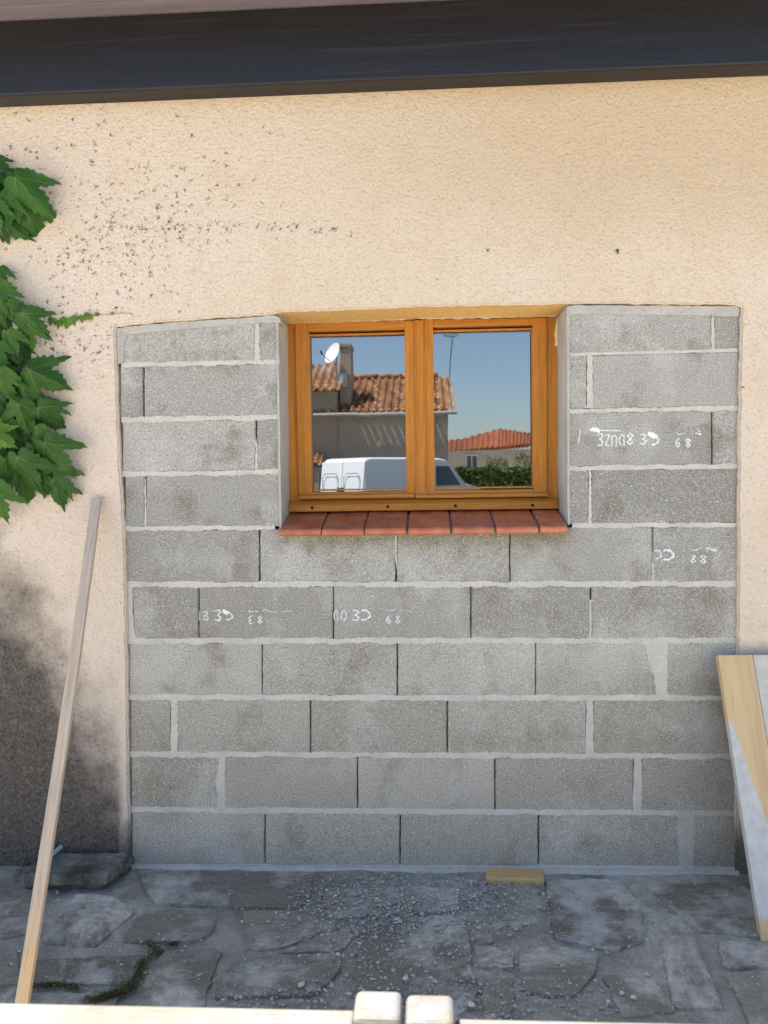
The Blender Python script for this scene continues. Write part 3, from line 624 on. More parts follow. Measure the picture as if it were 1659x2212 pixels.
# ---------------------------------------------------------------- leaning panel (right)
A = pw(1551, 1415, -.066); B = pg(1646, 2034, 0); up = (A - B); Lp = up.length; ax = up.normalized(); u = Vector((1, .0, .0)); u = (u - ax * u.dot(ax)).normalized(); v = ax.cross(u); v = v if v.y > 0 else -v
def mat_panel():
    n = NM('plywood smeared with cement', .75, .3); o = n.xyz(); X, Z = o[0], o[2]
    g = n.noise(3, 5, .6, n.map((16, 16, .8)), .8) ; f = n.noise(3, 3, .6, n.map((140, 140, 3)))
    c = n.mix(n.ramp(g, .3, .7), (.60, .44, .24), (.47, .33, .17)); c = n.mix(n.ramp(f, .42, .3, 0, .35), c, (.30, .19, .09))
    # cement smear: lower left wedge plus right hand strip
    wob = n.math('MULTIPLY_ADD', n.noise(9, 4), .06, -.03)
    edge = n.math('MULTIPLY_ADD', Z, -.20, .145); d = n.math('SUBTRACT', n.math('ADD', edge, wob), X); s1 = n.ramp(d, -.004, .006)
    s1 = n.math('MULTIPLY', s1, n.ramp(n.math('ADD', Z, wob), .055, .07)); s1 = n.math('MULTIPLY', s1, n.ramp(n.math('ADD', Z, wob), .67, .64))
    s2 = n.ramp(n.math('ADD', X, n.math('MULTIPLY', wob, .4)), .108, .125, 0, .85)
    s2 = n.math('MULTIPLY', s2, n.ramp(n.math('ADD', Z, wob), .58, .66))
    sm_ = n.math('MAXIMUM', s1, s2); c = n.mix(sm_, c, n.mix(n.ramp(n.noise(30, 4), .3, .7), (.40, .39, .37), (.52, .51, .48)))
    seam = n.math('LESS_THAN', n.math('ABSOLUTE', n.math('SUBTRACT', n.math('MULTIPLY_ADD', Z, .0, X), .118)), .0014); c = n.mix(n.math('MULTIPLY', seam, .75), c, (.10, .06, .03))
    k = n.vor(5.2, 'F1', 'Distance'); c = n.mix(n.ramp(k, .035, .02, 0, .8), c, (.16, .09, .04)); n.bump(f, .0008, .7); n.bump(sm_, .001, .6); return n.col(c)
mb = MB(); mb.box((0, 0, 0), (.62, .027, Lp)); o = mb.build('plywood_panel', mat_panel(), bevel=.0015)
o.matrix_world = Matrix.Translation(B) @ Matrix(((u.x, v.x, ax.x), (u.y, v.y, ax.y), (u.z, v.z, ax.z))).to_4x4()
tag(o, 'broad pale wooden panel smeared with white cement, leaning at the right edge', 'panel')

# ---------------------------------------------------------------- things on the ground
def boxq(name, quad, h, m, z0=0, bev=.003, tone=.5, jit=0, sub=1):
    P = [pg(x, y, z0) for x, y in quad]
    mb = MB(); n_ = len(P); out = []
    for i in range(n_):
        for q in range(sub):
            p = P[i].lerp(P[(i+1) % n_], q / sub); out.append(p + Vector((rnd.uniform(-jit, jit), rnd.uniform(-jit, jit), 0)))
    prism(mb, [Vector((p.x, p.y, z0 + h + rnd.uniform(-jit, jit) * .5)) for p in out], Vector((0, 0, -h)), tone)
    return mb.build(name, m, bevel=bev)
n, c = mat_wood('pale offcut wood', (.58, .40, .19), (.44, .27, .10), 'X', .7, .3); o = n.xyz(); c = n.mix(n.ramp(n.noise(14, 4), .55, .7, 0, .4), c, (.48, .42, .33)); M['offcut'] = n.col(c)
o = boxq('wood_offcut', [(1049,1909.5),(1176,1915.5),(1172,1892),(1051,1888)], .026, M['offcut']); tag(o, 'short yellow wood offcut lying at the foot of the block wall', 'offcut')
slab = empty('old_stone_slab', 'thick dark mossy stone slab lying in the lower left corner against the wall', 'stone slab')
n = NM('old slab stone', .9, .2); c = n.mix(n.ramp(n.noise(9, 6, .7), .35, .65), (.05, .044, .034), (.20, .195, .17)); c = n.mix(n.ramp(n.noise(24, 5, .7), .55, .65, 0, .6), c, (.09, .055, .03)); n.bump(n.noise(30, 6, .7), .01); M['slab'] = n.col(c)
o1 = boxq('upper_layer', [(50,1912),(230,1912),(262,1884),(276,1862),(90,1864)], .036, M['slab'], .036, .004, .1, .003, 14); o1.parent = slab
o2 = boxq('lower_layer', [(52,1921),(222,1921),(280,1885),(288,1868),(90,1870)], .034, M['slab'], .0, .004, .0, .004, 14); o2.parent = slab
mb = MB(); p0, p1 = pg(98, 1858, .085), pg(132, 1829.5, .085); mb.tube([p0, p0.lerp(p1, .9), p1], .0085, 12); o = mb.build('plastic_pipe', simple('pale blue plastic', (.30, .42, .46), .45, .5, .05), smooth=False, bevel=.001)
tag(o, 'pale blue plastic pipe end resting on the dark stone slab', 'pipe')
# rubble
def pebble(mb, c0, s, r, tone=None):
    t = (1 + 5 ** .5) / 2; vs = [(-1,t,0),(1,t,0),(-1,-t,0),(1,-t,0),(0,-1,t),(0,1,t),(0,-1,-t),(0,1,-t),(t,0,-1),(t,0,1),(-t,0,-1),(-t,0,1)]
    fs = [(0,11,5),(0,5,1),(0,1,7),(0,7,10),(0,10,11),(1,5,9),(5,11,4),(11,10,2),(10,7,6),(7,1,8),(3,9,4),(3,4,2),(3,2,6),(3,6,8),(3,8,9),(4,9,5),(2,4,11),(6,2,10),(8,6,7),(9,8,1)]
    sx, sy, sz = s * r.uniform(.7, 1.3), s * r.uniform(.7, 1.3), s * r.uniform(.45, .8); a = r.uniform(0, 6.28); ca, sa = math.cos(a), math.sin(a); out = []
    for x, y, z in vs:
        k = .55 * r.uniform(.75, 1.15); x, y, z = x * sx * k, y * sy * k, z * sz * k; out.append(c0 + Vector((x * ca - y * sa, x * sa + y * ca, z)))
    mb.add(out, fs, tone if tone is not None else r.random())
def mat_rubble():
    n = NM('cement crumbs', .95, .2); t = n.attr('tone'); c = n.mix(t, (.18, .172, .15), (.48, .465, .42)); n.bump(n.noise(200, 3), .002); return n.col(c)
M['rubble'] = mat_rubble()
mb = MB(); r5 = random.Random(21); cnt = 0
while cnt < 9000:
    t = r5.random()
    if t < .34: x, y = r5.gauss(790, 85), r5.gauss(1962, 44)
    elif t < .62: x, y = r5.gauss(980, 110), r5.gauss(1955, 38)
    elif t < .74: x, y = r5.gauss(900, 170), r5.gauss(2070, 60)
    elif t < .86: x, y = r5.uniform(480, 1350), r5.gauss(2170, 30)
    else: x, y = r5.uniform(-20, 1650), r5.uniform(1890, 2215)
    if y < 1888 or y > 2230 or x > 1660 or x < -40: continue
    if x < 300 and y < 1925: continue
    s = r5.choice((.0013, .0015, .0016, .0018, .002, .0021, .0024, .003, .0038, .0055)) * r5.uniform(.75, 1.3)
    p = pg(x, y); d = (min(1, max(0, r5.gauss(.55, .28)))); pebble(mb, p + Vector((0, 0, .004 + (.012 if any(False for _ in ()) else 0) + r5.random() * .012)), s, r5, d); cnt += 1
o = mb.build('cement_rubble', M['rubble']); tag(o, 'grey cement crumbs and grit scattered over the paving', 'rubble', kind='stuff')
for x, y, s, lb in ((652,2142,.014,'flat round grey stone on the central left flagstone'),(1344,2140+20,.010,'white angular stone beside a taller white stone, near the gate'),(1350+18,2162+8,.011,'tall white stone beside a white angular stone, near the gate'),(1018,2186,.012,'small white stone right of the gate posts'),(32,1906,.012,'pinkish stone in the far left corner by the dark slab'),(876,2128,.010,'pale stone in the middle of the paving')):
    mb = MB(); r6 = random.Random(int(x)); pebble(mb, Vector((0, 0, 0)), s, r6, .95 if y != 1906 else .3); o = mb.build('loose_stone', M['rubble'] if y != 1906 else simple('pink stone', (.25, .19, .17), .9), smooth=False)
    bmx = o.modifiers.new('s', 'SUBSURF'); bmx.levels = bmx.render_levels = 1
    o.location = pg(x, y) + Vector((0, 0, .021 if x != 32 else .010)); tag(o, lb, 'stone', 'loose stones on the paving')
# moss in the joints
mb = MB(); r7 = random.Random(3)
for pl, wd, cnt in (([(315,2045),(350,2062),(308,2085),(300,2120),(270,2150),(225,2165),(190,2170)], 12, 2600), ([(70,2140),(120,2135),(175,2143)], 7, 1100), ([(360,2048),(385,2045)], 5, 250), ([(215,2165),(295,2135)], 12, 900), ([(30,1905),(50,1880),(75,1862)], 8, 300)):
    for k in range(cnt):
        t = r7.random() * (len(pl) - 1); i = int(t); f_ = t - i; x = lerp(pl[i][0], pl[i+1][0], f_) + r7.gauss(0, wd * .6); y = lerp(pl[i][1], pl[i+1][1], f_) + r7.gauss(0, wd * .4)
        p = pg(x, y) + Vector((0, 0, r7.uniform(.006, .018))); a = r7.uniform(0, 6.28); s = r7.uniform(.0018, .0042); d = Vector((math.cos(a), math.sin(a), r7.uniform(-.2, 1))) * s; e = Vector((-math.sin(a), math.cos(a), r7.uniform(-.3, .3))) * s * .5
        mb.add([p - e, p + e, p + d * 1.2], [(0, 1, 2)], r7.random())
n = NM('moss', .95, .1); c = n.mix(n.attr('tone'), (.022, .028, .008), (.085, .080, .025)); n.col(c)
o = mb.build('moss', n.m); tag(o, 'brown green moss growing in the paving joints', 'moss', kind='stuff')

# ---------------------------------------------------------------- gate in the foreground
def mat_gate():
    n = NM('old white paint', .6, .35); c = n.mix(n.ramp(n.noise(6, 4), .35, .7), (.155, .145, .12), (.20, .19, .165)); c = n.mix(n.ramp(n.noise(11, 4, .6, None, 1), .5, .58, 0, .7), c, (.165, .165, .185))
    c = n.mix(n.ramp(n.noise(17, 5, .7), .60, .68, 0, .55), c, (.12, .10, .075)); fg = n.noise(3, 4, .7, n.map((6, 90, 90))); c = n.mix(n.ramp(fg, .45, .33, 0, .5), c, (.10, .085, .065)); n.bump(fg, .0015); n.bump(n.noise(30, 4), .002); return n.col(c)
M['gate'] = mat_gate()
zr = .745; Lf0, Lf1 = pg(0, 2166, zr), pg(766, 2181, zr); GY = Lf1.y
def gate(name, xs0, xs1, xr, zrail, ztop, side, label, grp):
    g = empty(name, label, 'gate', grp)
    mb = MB(); mb.box((xs0, GY - .045, .04), (xs1, GY + .012, ztop)); mb.build('stile', M['gate'], g, bevel=.011, seg=4)
    a, b = (xr, xs0 - .0015) if side < 0 else (xs1 + .0015, xr)
    mb = MB(); mb.box((a, GY - .055, zrail - .05), (b, GY, zrail)); mb.build('top_rail', M['gate'], g, bevel=.004)
    mb = MB(); mb.box((a, GY - .040, .10), (b, GY - .005, .16)); mb.build('bottom_rail', M['gate'], g, bevel=.004)
    n_ = int(abs(b - a) / .14)
    for k in range(n_):
        x0 = a + (b - a) * k / n_ + .006; mb = MB(); mb.box((x0, GY - .032, .162), (x0 + (b - a) / n_ * .4, GY - .012, zrail - .052)); mb.build('board', M['gate'], g, bevel=.002)
    return g
q = lambda x, y=2150, z=.775: pg(x, y, z).x
gate('garden_gate', q(765), q(868), -1.15, zr, .766, -1, 'left leaf of the white painted garden gate, its post reaching higher', None)
gate('garden_gate', q(876), q(981), 1.15, zr - .0085, .762, 1, 'right leaf of the white painted garden gate, with the lower rail', None)

# ---------------------------------------------------------------- climbing vine
def mat_leaf():
    n = NM('vine leaf', .45, .25); t = n.attr('tone'); c = n.mix(n.ramp(t, 0, .7), (.009, .045, .010), (.034, .120, .013)); c = n.mix(n.ramp(t, .7, 1), c, (.12, .22, .02))
    c = n.mix(n.ramp(n.noise(40, 4), .45, .7, 0, .35), c, (.030, .075, .014)); n.bump(n.noise(90, 3), .002, .4)
    c = n.mix(n.math('GREATER_THAN', t, 1.5), c, (.11, .19, .05)); c = n.mix(n.ramp(n.noise(16, 5, .7), .62, .70, 0, .5), c, (.09, .11, .02)); m = n.col(c); tr = n.n('ShaderNodeBsdfTranslucent'); tr.inputs[0].default_value = (.10, .22, .02, 1); mx = n.n('ShaderNodeMixShader'); mx.inputs[0].default_value = .22
    out = [x for x in n.nt.nodes if x.type == 'OUTPUT_MATERIAL'][0]; n.L(n.p.outputs[0], mx.inputs[1]); n.L(tr.outputs[0], mx.inputs[2]); n.L(mx.outputs[0], out.inputs[0]); return m
M['leaf'] = mat_leaf(); M['vein'] = simple('leaf vein', (.17, .27, .09), .6, .3, .1)
HALF = [(0,.02),(.05,.12),(.15,.20),(.28,.26),(.40,.22),(.46,.15),(.57,.17),(.58,.05),(.70,.04),(.69,-.09),(.82,-.14),(.80,-.27),(.95,-.38),(1.04,-.60),(.86,-.52),(.76,-.56),(.70,-.47),(.56,-.50),(.47,-.41),(.33,-.43),(.31,-.52),(.41,-.60),(.34,-.68),(.37,-.80),(.25,-.86),(.24,-.99),(.11,-1.06),(0,-1.36)]
OUT = HALF + [(-x, y) for x, y in HALF[1:-1][::-1]]
def leaf(mb, vb, pos, ang, size, r, tilt=0., tone=None, yaw=0.):
    """pos: petiole joint; ang: direction of the main lobe in the wall plane (0 = straight down); size: length to tip"""
    fold = r.uniform(.12, .45); droop = r.uniform(.1, .45); wv = r.uniform(0, 6); sq = r.uniform(.72, .94); asym = r.uniform(-.12, .12)
    tilt = tilt or r.uniform(-.15, .55); ca, sa = math.cos(ang), math.sin(ang)
    Rm = Matrix.Rotation(-ang, 3, 'Y') @ Matrix.Rotation(tilt, 3, 'X') @ Matrix.Rotation(yaw + r.uniform(-.35, .35), 3, 'Z')
    def surf(x, y):
        y = y - .24 * abs(x) + .05 * abs(x) ** .5; rr = math.hypot(x, y); x2 = x * sq + asym * y * y * .5
        h = -fold * abs(x) * (1 - .4 * rr) + .10 - droop * rr * rr * .45 + .035 * math.sin(x * 7 + wv) + .03 * math.sin(y * 8 + wv * 2)
        return pos + Rm @ (Vector((x2, -h, y)) * (size / 1.28))
    n_ = len(OUT); jo = [(x * r.uniform(.93, 1.06), y * r.uniform(.95, 1.04)) for x, y in OUT]; vs = []; fr_ = (.25, .5, .75, .92, 1.0)
    for f_ in fr_:
        for x, y in jo: vs.append(surf(x * f_, y * f_))
    fs = [(k*n_+i, k*n_+(i+1) % n_, (k+1)*n_+(i+1) % n_, (k+1)*n_+i) for k in range(len(fr_) - 1) for i in range(n_)]
    vs.append(surf(0, 0)); c_ = len(vs) - 1; fs += [(i, (i+1) % n_, c_) for i in range(n_)]
    mb.add(vs, fs, r.uniform(.05, .75) if tone is None else tone)
    if vb:
        for tx, ty in ((0, -1.28), (.94, -.54), (-.94, -.54), (.45, .10), (-.45, .10), (.30, -.85), (-.30, -.85)):
            bx0 = (0, -.35) if abs(tx) == .30 else (0, 0); vs = []; m_ = 9; wd = .013 if abs(tx) != .3 and abs(ty) > .3 else .007; dx, dy = tx - bx0[0], ty - bx0[1]; L2 = math.hypot(dx, dy); nx_, ny_ = -dy / L2, dx / L2
            for i in range(m_ + 1):
                t = i / m_; w_ = wd * (1 - t * .8); x, y = bx0[0] + dx * t, bx0[1] + dy * t
                for s_ in (-1, 1):
                    p = surf(x + nx_ * w_ * s_, y + ny_ * w_ * s_) + Rm @ Vector((0, -.0008, 0)); vs.append(p)
            mb.add(vs, [(2*i, 2*i+1, 2*i+3, 2*i+2) for i in range(m_)], 2.0)
vine = empty('climbing_vine', 'green creeper with broad three-lobed leaves hanging down the left edge of the wall', 'vine')
lf = MB(); vn = True; rl = random.Random(17)
LV = [ # petiole px,py, tip px,py, depth off the wall, tone
 (66,800,153,845,.085,.30),(42,986,84,1082,.10,.35),(98,956,160,1038,.085,.35),(46,1020,48,1108,.045,.45),(112,1010,160,1084,.05,.45),(117,1035,134,1110,.05,.3),
 (-16,1045,12,1143,.10,.62),(-18,935,42,972,.11,.85),(41,872,57,944,.09,.4),(52,838,71,899,.07,.3),(84,880,142,934,.06,.3),(82,920,72,983,.075,.5),(2,802,19,880,.10,.5),
 (52,678,112,735,.08,.4),(19,718,40,776,.085,.55),(-12,745,12,800,.09,.5),(-10,615,18,690,.07,.45),(20,655,42,715,.06,.3),(60,700,66,765,.07,.5),
 (36,388,119,470,.09,.5),(57,438,67,551,.055,.4),(4,422,18,505,.085,.5),(-20,435,5,512,.10,.65),(22,372,58,398,.05,.2),(-8,345,28,378,.05,.2),(50,430,80,492,.04,.45),
 (-25,370,-5,440,.07,.35),(-20,880,10,935,.06,.35),(5,905,30,960,.07,.45),(0,580,10,625,.04,.3),(-18,980,5,1050,.05,.4),(90,1000,100,1060,.06,.35),(30,860,20,915,.05,.3),(100,870,120,935,.03,.3),
 (24,735,40,800,.03,.3),(70,960,90,1010,.05,.5),(10,990,12,1062,.07,.4),(30,460,30,525,.03,.45),(0,655,15,720,.04,.3)]
for a, b, c_, d_, dep, tn in LV:
    p = pw(a, b, PY - dep); t = pw(c_, d_, PY - dep * .7); dv = t - p; leaf(lf, vn, p, math.atan2(dv.x, -dv.z), math.hypot(dv.x, dv.z) * .98, rl, rl.uniform(.05, .45), tn)
for k in range(46):                       # the darker leaves behind
    y = rl.uniform(640, 1050) if k < 34 else rl.uniform(345, 470); xm = 95 if y > 780 and y < 1060 else (45 if y > 700 or y < 500 else 12)
    x = rl.uniform(-60, xm - 25); p = pw(x, y, PY - rl.uniform(.012, .04)); leaf(lf, None, p, rl.gauss(.25, .5), rl.uniform(.07, .13), rl, .2, rl.uniform(0, .35))
lf.build('foliage', M['leaf'], vine);
mb = MB()
for pl in ([(-30,1100),(10,1000),(-5,900),(30,830),(15,740),(20,650),(-10,560),(5,470),(-10,360)], [(15,740),(45,800),(40,860),(75,930)], [(5,470),(45,440),(55,400)], [(10,1000),(50,985),(90,960)]):
    mb.tube([pw(x, y, PY - .012 - .006 * math.sin(i)) for i, (x, y) in enumerate(pl)], .006, 6, r2=.003)
mb.build('stem', simple('vine bark', (.10, .065, .045), .9, .2, .3, 60), vine)
# small sprig creeping towards the blocks
mb = MB(); pl = [(100,694),(125,697),(150,693),(175,688),(205,681),(240,679),(262,676),(284,677),(289,684)]
mb.tube([pw(x, y, PY - .004) for x, y in pl], .0016, 5, r2=.0008); mb.build('tendril', simple('dry tendril', (.22, .15, .07), .9, .2), vine)
mb = MB()
for x, y, s in ((112,692,15),(126,698,14),(134,692,15),(146,698,15),(152,692,14),(163,688,13),(176,687,13),(185,681,10),(196,685,11),(208,680,7),(241,679,6)):
    leaf(mb, None, pw(x, y - 4, PY - .008), rl.uniform(-.9, .9), s / 590 * 1.25, rl, .2, rl.uniform(.80, 1))
mb.build('young_leaves', M['leaf'], vine)

# ================================================================ the street that the window mirrors
M['house'] = simple('ochre render', (.36, .30, .235), .95, .15, .08, 2)
M['house_pale'] = simple('pale render', (.42, .40, .37), .95, .15, .1, 1)
n8 = empty('neighbour_house', 'tan house with weathered canal tile roof and a chimney, opposite, seen in the left pane', 'house')
bW = 23.0; XL, XR = rf(520, 900, bW).x, rf(967, 900, bW).x; zE = rf(800, 897, bW).z; yW = GLASS_Y - bW
mb = MB(); mb.box((XL, yW - 8, -.03), (XR, yW, zE - .02)); mb.build('wall', M['house'], n8)
eL, eR = rf(520, 903, bW - .38), rf(972, 887, bW - .38); zb0 = rf(740, 893, bW - .38).z; rz = rf(860, 817, bW + 3.6).z
tile_roof('roof', [Vector((XL - .3, yW + .38, zb0)), Vector((XR + .25, yW + .38, zb0))], [Vector((XL - .3, yW - 3.6, rz)), Vector((XR + .25, yW - 3.6, rz))], M['roof_old'], n8, .25, .36, .06, holes=(0,))
tile_roof('back_roof', [Vector((XL - .3, yW - 8.2, zb0)), Vector((XR + .25, yW - 8.2, zb0))], [Vector((XL - .3, yW - 3.6, rz)), Vector((XR + .25, yW - 3.6, rz))], M['roof_old'], n8, .25, .5, .06)
mb = MB(); mb.add([(XR, yW, zE - .03), (XR, yW - 8, zE - .03), (XR, yW - 3.6, rz - .06)], [(0, 1, 2)]); mb.build('gable', M['house'], n8)
mb = MB(); mb.tube([(XL - .3, yW + .44, zb0 - .05), (XR + .3, yW + .44, zb0 - .05)], .065, 8); mb.tube([(XR - .45, yW + .42, zb0 - .05), (XR - .5, yW + .08, zb0 - .5), (XR - .75, yW + .08, zb0 - 2.6)], .04, 8); mb.build('gutter', simple('zinc gutter', (.33, .31, .28), .5, .4), n8)
mb = MB()
for k in range(int((XR - XL) / .45)): mb.tube([(XL + k * .45, yW - 3.6, rz + .05), (XL + (k + 1.06) * .45, yW - 3.6, rz + .075)], .10, 8, rnd.random())
mb.build('ridge_tiles', M['roof_old'], n8, smooth=True)
p = rf(818, 959, bW); mb = MB(); mb.tube([(p.x, yW - .02, p.z), (p.x, yW + .06, p.z)], .11, 12); mb.build('wall_lamp', simple('yellowed lamp glass', (.55, .48, .22), .5), n8)
# taller wing
bT = 22.95; yT = GLASS_Y - bT; TL, TR = rf(480, 860, bT).x, rf(727, 860, bT).x; zT = rf(700, 845, bT).z; zTr = rf(700, 797, bT + 2.2).z
tw = empty('tall_wing', None, None); tw.parent = n8
mb = MB(); mb.box((TL, yT - 5, 0), (TR, yT, zT)); mb.build('wing_wall', M['house'], tw)
tile_roof('wing_roof', [Vector((TL, yT + .4, zT)), Vector((TR + .15, yT + .4, zT))], [Vector((TL, yT - 2.2, zTr)), Vector((TR + .15, yT - 2.2, zTr + .25))], M['roof_old'], tw, .26, .36, .06)
mb = MB(); a, b = rf(733, 752, bT + .6), rf(757, 752, bT + .6); mb.box((a.x, yT - 1.5, zE + .1), (b.x, yT - .55, a.z)); mb.box((a.x - .04, yT - 1.54, a.z + .002), (b.x + .04, yT - .51, a.z + .14)); mb.build('chimney', M['house'], n8, bevel=.02)
mb = MB(); a, b = rf(727, 838, bT + .4), rf(750, 806, bT + .4); mb.box((a.x, yT - .54, a.z), (b.x, yT - .22, b.z)); ac = mb.build('air_conditioner', simple('grey metal casing', (.38, .38, .37), .5, .4), None, bevel=.02); tag(ac, 'grey air conditioner box on the chimney stack opposite', 'air conditioner')
mb = MB(); mb.box((a.x + .12, yT - .215, a.z + .12), (a.x + .24, yT - .19, b.z - .10)); mb.build('fan_grille', simple('white grille', (.75, .75, .72), .6), ac)
# satellite dish
dc = rf(720, 764, bT + .3); ds = empty('satellite_dish', 'white satellite dish on the tiled ridge beside the chimney, in the left pane', 'satellite dish', None, dc); mb = MB(); rings = []; nrm = Vector((-.62, .62, .38)).normalized(); uu = nrm.cross(Vector((0, 0, 1))).normalized(); vv_ = nrm.cross(uu); RD = .34; vs = []
for k in range(7):
    rr = RD * k / 6
    for i in range(24): a = i * math.pi / 12; vs.append((uu * math.cos(a) + vv_ * math.sin(a) * 1.08) * rr + nrm * (rr * rr * .55))
mb.add(vs, [(k*24+i, k*24+(i+1) % 24, (k+1)*24+(i+1) % 24, (k+1)*24+i) for k in range(6) for i in range(24)]); mb.build('reflector', simple('dish white', (.78, .78, .76), .5, .4, .04), ds, smooth=True)
mb = MB(); mb.tube([vv_ * .3, nrm * .42 + vv_ * .25], .014, 6); mb.tube([nrm * .42 + vv_ * .25, nrm * .50 + vv_ * .17], .035, 8); mb.build('receiver_arm', simple('dark metal', (.05, .05, .05), .5), ds)
mb = MB(); mb.tube([-nrm * .03, (-nrm.x * .12, -nrm.y * .2, -.1), (.05, -.25, -.75)], .022, 8); mb.build('bracket', simple('galvanised bracket', (.30, .30, .30), .5), ds)
# television mast
m0, m1 = rf(970, 826, bW + 3.6), rf(978, 727, bW + 3.6); at_ = empty('television_mast', 'thin leaning mast with a small aerial on the roof corner, in the right pane', 'aerial')
mb = MB(); mb.tube([m0, m1], .022, 8); mb.build('mast', simple('mast metal', (.12, .12, .13), .5), at_)
mb = MB(); mb.tube([m1 + Vector((-.35, 0, .10)), m1 + Vector((-.15, 0, .0)), m1 + Vector((.12, 0, .0)), m1 + Vector((.2, 0, .06))], .03, 6); mb.tube([m1 + Vector((-.3, 0, .02)), m1 + Vector((.22, 0, .12))], .02, 6); mb.build('aerial_head', simple('aerial metal', (.18, .18, .19), .5), at_)
# low lean-to roof left
pr = empty('lean_to_porch', 'small porch with sunlit canal tiles left of the white van', 'porch')
a, b = rf(560, 1008, 21.5), rf(694, 1004, 21.5); t0, t1 = rf(560, 980, 22.9), rf(700, 979, 22.9)
tile_roof('porch_roof', [a, b], [t0, t1], M['roof_old'], pr, .24, .34, .06); mb = MB(); mb.box((a.x, yW + .05, 0), (b.x - .1, GLASS_Y - 21.6, a.z - .05)); mb.build('porch_wall', M['house'], pr)
# distant house
dh = empty('red_roofed_house', 'low distant house with a bright red tile roof behind the hedge, in the right pane', 'house')
bD = 52; yD = GLASS_Y - bD
A0, A1 = rf(948, 976, bD), rf(1175, 957, bD); mb = MB(); mb.box((A0.x - 3, yD - 9, 0), (A1.x + 2, yD - .5, A0.z + .1)); mb.build('wall', M['house_pale'], dh)
bt = [rf(x, y, bD) for x, y in ((930,977),(1000,971),(1079,965),(1130,961),(1180,957))]; tp = [rf(x, y, bD + 5) for x, y in ((930,952),(1000,948),(1079,926),(1130,934),(1180,941))]
tile_roof('roof', bt, tp, M['roof_red'], dh, .30, .40, .06)
tile_roof('back_roof', [v_ + Vector((0, -10, 0)) for v_ in bt], tp, M['roof_red'], dh, .4, .8, .06)
a, b = rf(1009, 1018, bD + .5), rf(1029, 985, bD + .5); mb = MB(); mb.box((a.x, yD - .5, a.z), (b.x, yD - .44, b.z)); wn = mb.build('window', simple('dark shutter', (.07, .08, .08), .6), dh); mb = MB(); mb.box((a.x + .3, yD - .44, a.z), (a.x + .36, yD - .42, b.z)); mb.box((a.x - .08, yD - .45, b.z), (b.x + .08, yD - .40, b.z + .1)); mb.build('window_frame', simple('white frame', (.6, .6, .58), .6), wn)
# hedge and shrubs
def bush(name, x0, x1, y0, y1, z1, cnt, m, label, cat, wob=.2, s0=.05, grp=None):
    r9 = random.Random(int(abs(x0) * 10) + cnt); mb = MB()
    for k in range(cnt):
        x = r9.uniform(x0, x1); y = r9.uniform(y0, y1); top = z1 * (1 + wob * mnoise.noise(Vector((x * 1.3, y, 0))) + wob * .5 * mnoise.noise(Vector((x * 4, y * 3, 2)))); z = top * (1 - r9.random() ** 2.2 * .95); s = s0 * r9.uniform(.6, 1.4)
        a, b = Vector((r9.gauss(0, 1), r9.gauss(0, 1), r9.gauss(0, 1))).normalized() * s, Vector((r9.gauss(0, 1), r9.gauss(0, 1), r9.gauss(0, 1))).normalized() * s * .6; p = Vector((x, y, z))
        mb.add([p - a, p + b, p + a, p - b], [(0, 1, 2, 3)], r9.random())
    rt = empty(name, label, cat, grp); mb.build('foliage', m, rt); wd_ = simple('shrub wood', (.10, .07, .05), .9)
    for k in range(max(2, int((x1 - x0) / .8))): xx = x0 + .3 + k * .8; mb = MB(); mb.tube([(xx, (y0 + y1) / 2, -.03), (xx + .1, (y0 + y1) / 2, z1 * .7)], .04, 6, r2=.015); mb.build('trunk', wd_, rt)
    return rt
n = NM('hedge leaf', .6, .3); M['hedge'] = n.col(n.mix(n.attr('tone'), (.030, .055, .016), (.16, .21, .065)))
n = NM('dry shrub leaf', .7, .2); M['shrub'] = n.col(n.mix(n.attr('tone'), (.12, .13, .05), (.30, .28, .14)))
h0, h1 = rf(985, 1020, 36), rf(1190, 1008, 36)
bush('clipped_hedge', h0.x, h1.x, h0.y - 1.4, h0.y, h1.z * .96, 15000, M['hedge'], 'dark green clipped hedge in front of the distant house, in the right pane', 'hedge', .12, .09)
s0, s1 = rf(1050, 992, 41), rf(1100, 992, 41); bush('loose_shrub', s0.x, s1.x, s0.y - 1, s0.y, s0.z * 1.02, 2200, M['shrub'], 'pale wispy shrub showing above the hedge, left one', 'shrub', .35, .06, 'wispy shrubs above the hedge')
s0, s1 = rf(1112, 998, 41), rf(1160, 996, 41); bush('loose_shrub', s0.x, s1.x, s0.y - 1, s0.y, s0.z * 1.02, 1500, M['shrub'], 'pale wispy shrub showing above the hedge, right one', 'shrub', .35, .06, 'wispy shrubs above the hedge')
# van
van = empty('parked_white_van', 'white panel van parked with its rear doors in the sun, in the left pane', 'van')
M['vanw'] = simple('white van paint', (.80, .81, .82), .25, .5, .02, 3); M['vglass'] = simple('van dark glass', (.02, .025, .03), .08, .6, 0); M['rubber'] = simple('tyre rubber', (.02, .02, .02), .8, .2); M['chrome'] = simple('wheel steel', (.45, .45, .45), .35, .5)
NV = rf(787, 988, 17.9); zt = NV.z; th = R(38); sd = Vector((math.sin(th), -math.cos(th), 0)); rd = Vector((-math.cos(th), -math.sin(th), 0)); sd = sd * 1.2; VM = Matrix(((sd.x, rd.x, 0, NV.x), (sd.y, rd.y, 0, NV.y), (0, 0, 1, 0), (0, 0, 0, 1)))
Wd = 1.78; Lv = 4.9
prof = [(0,.32),(0,.95),(.03,1.3),(.10,zt-.10),(.16,zt-.03),(.30,zt),(1.6,zt+.02),(3.0,zt),(3.25,zt-.05),(4.02,1.16),(4.75,.98),(4.88,.85),(4.9,.4),(4.8,.3)]
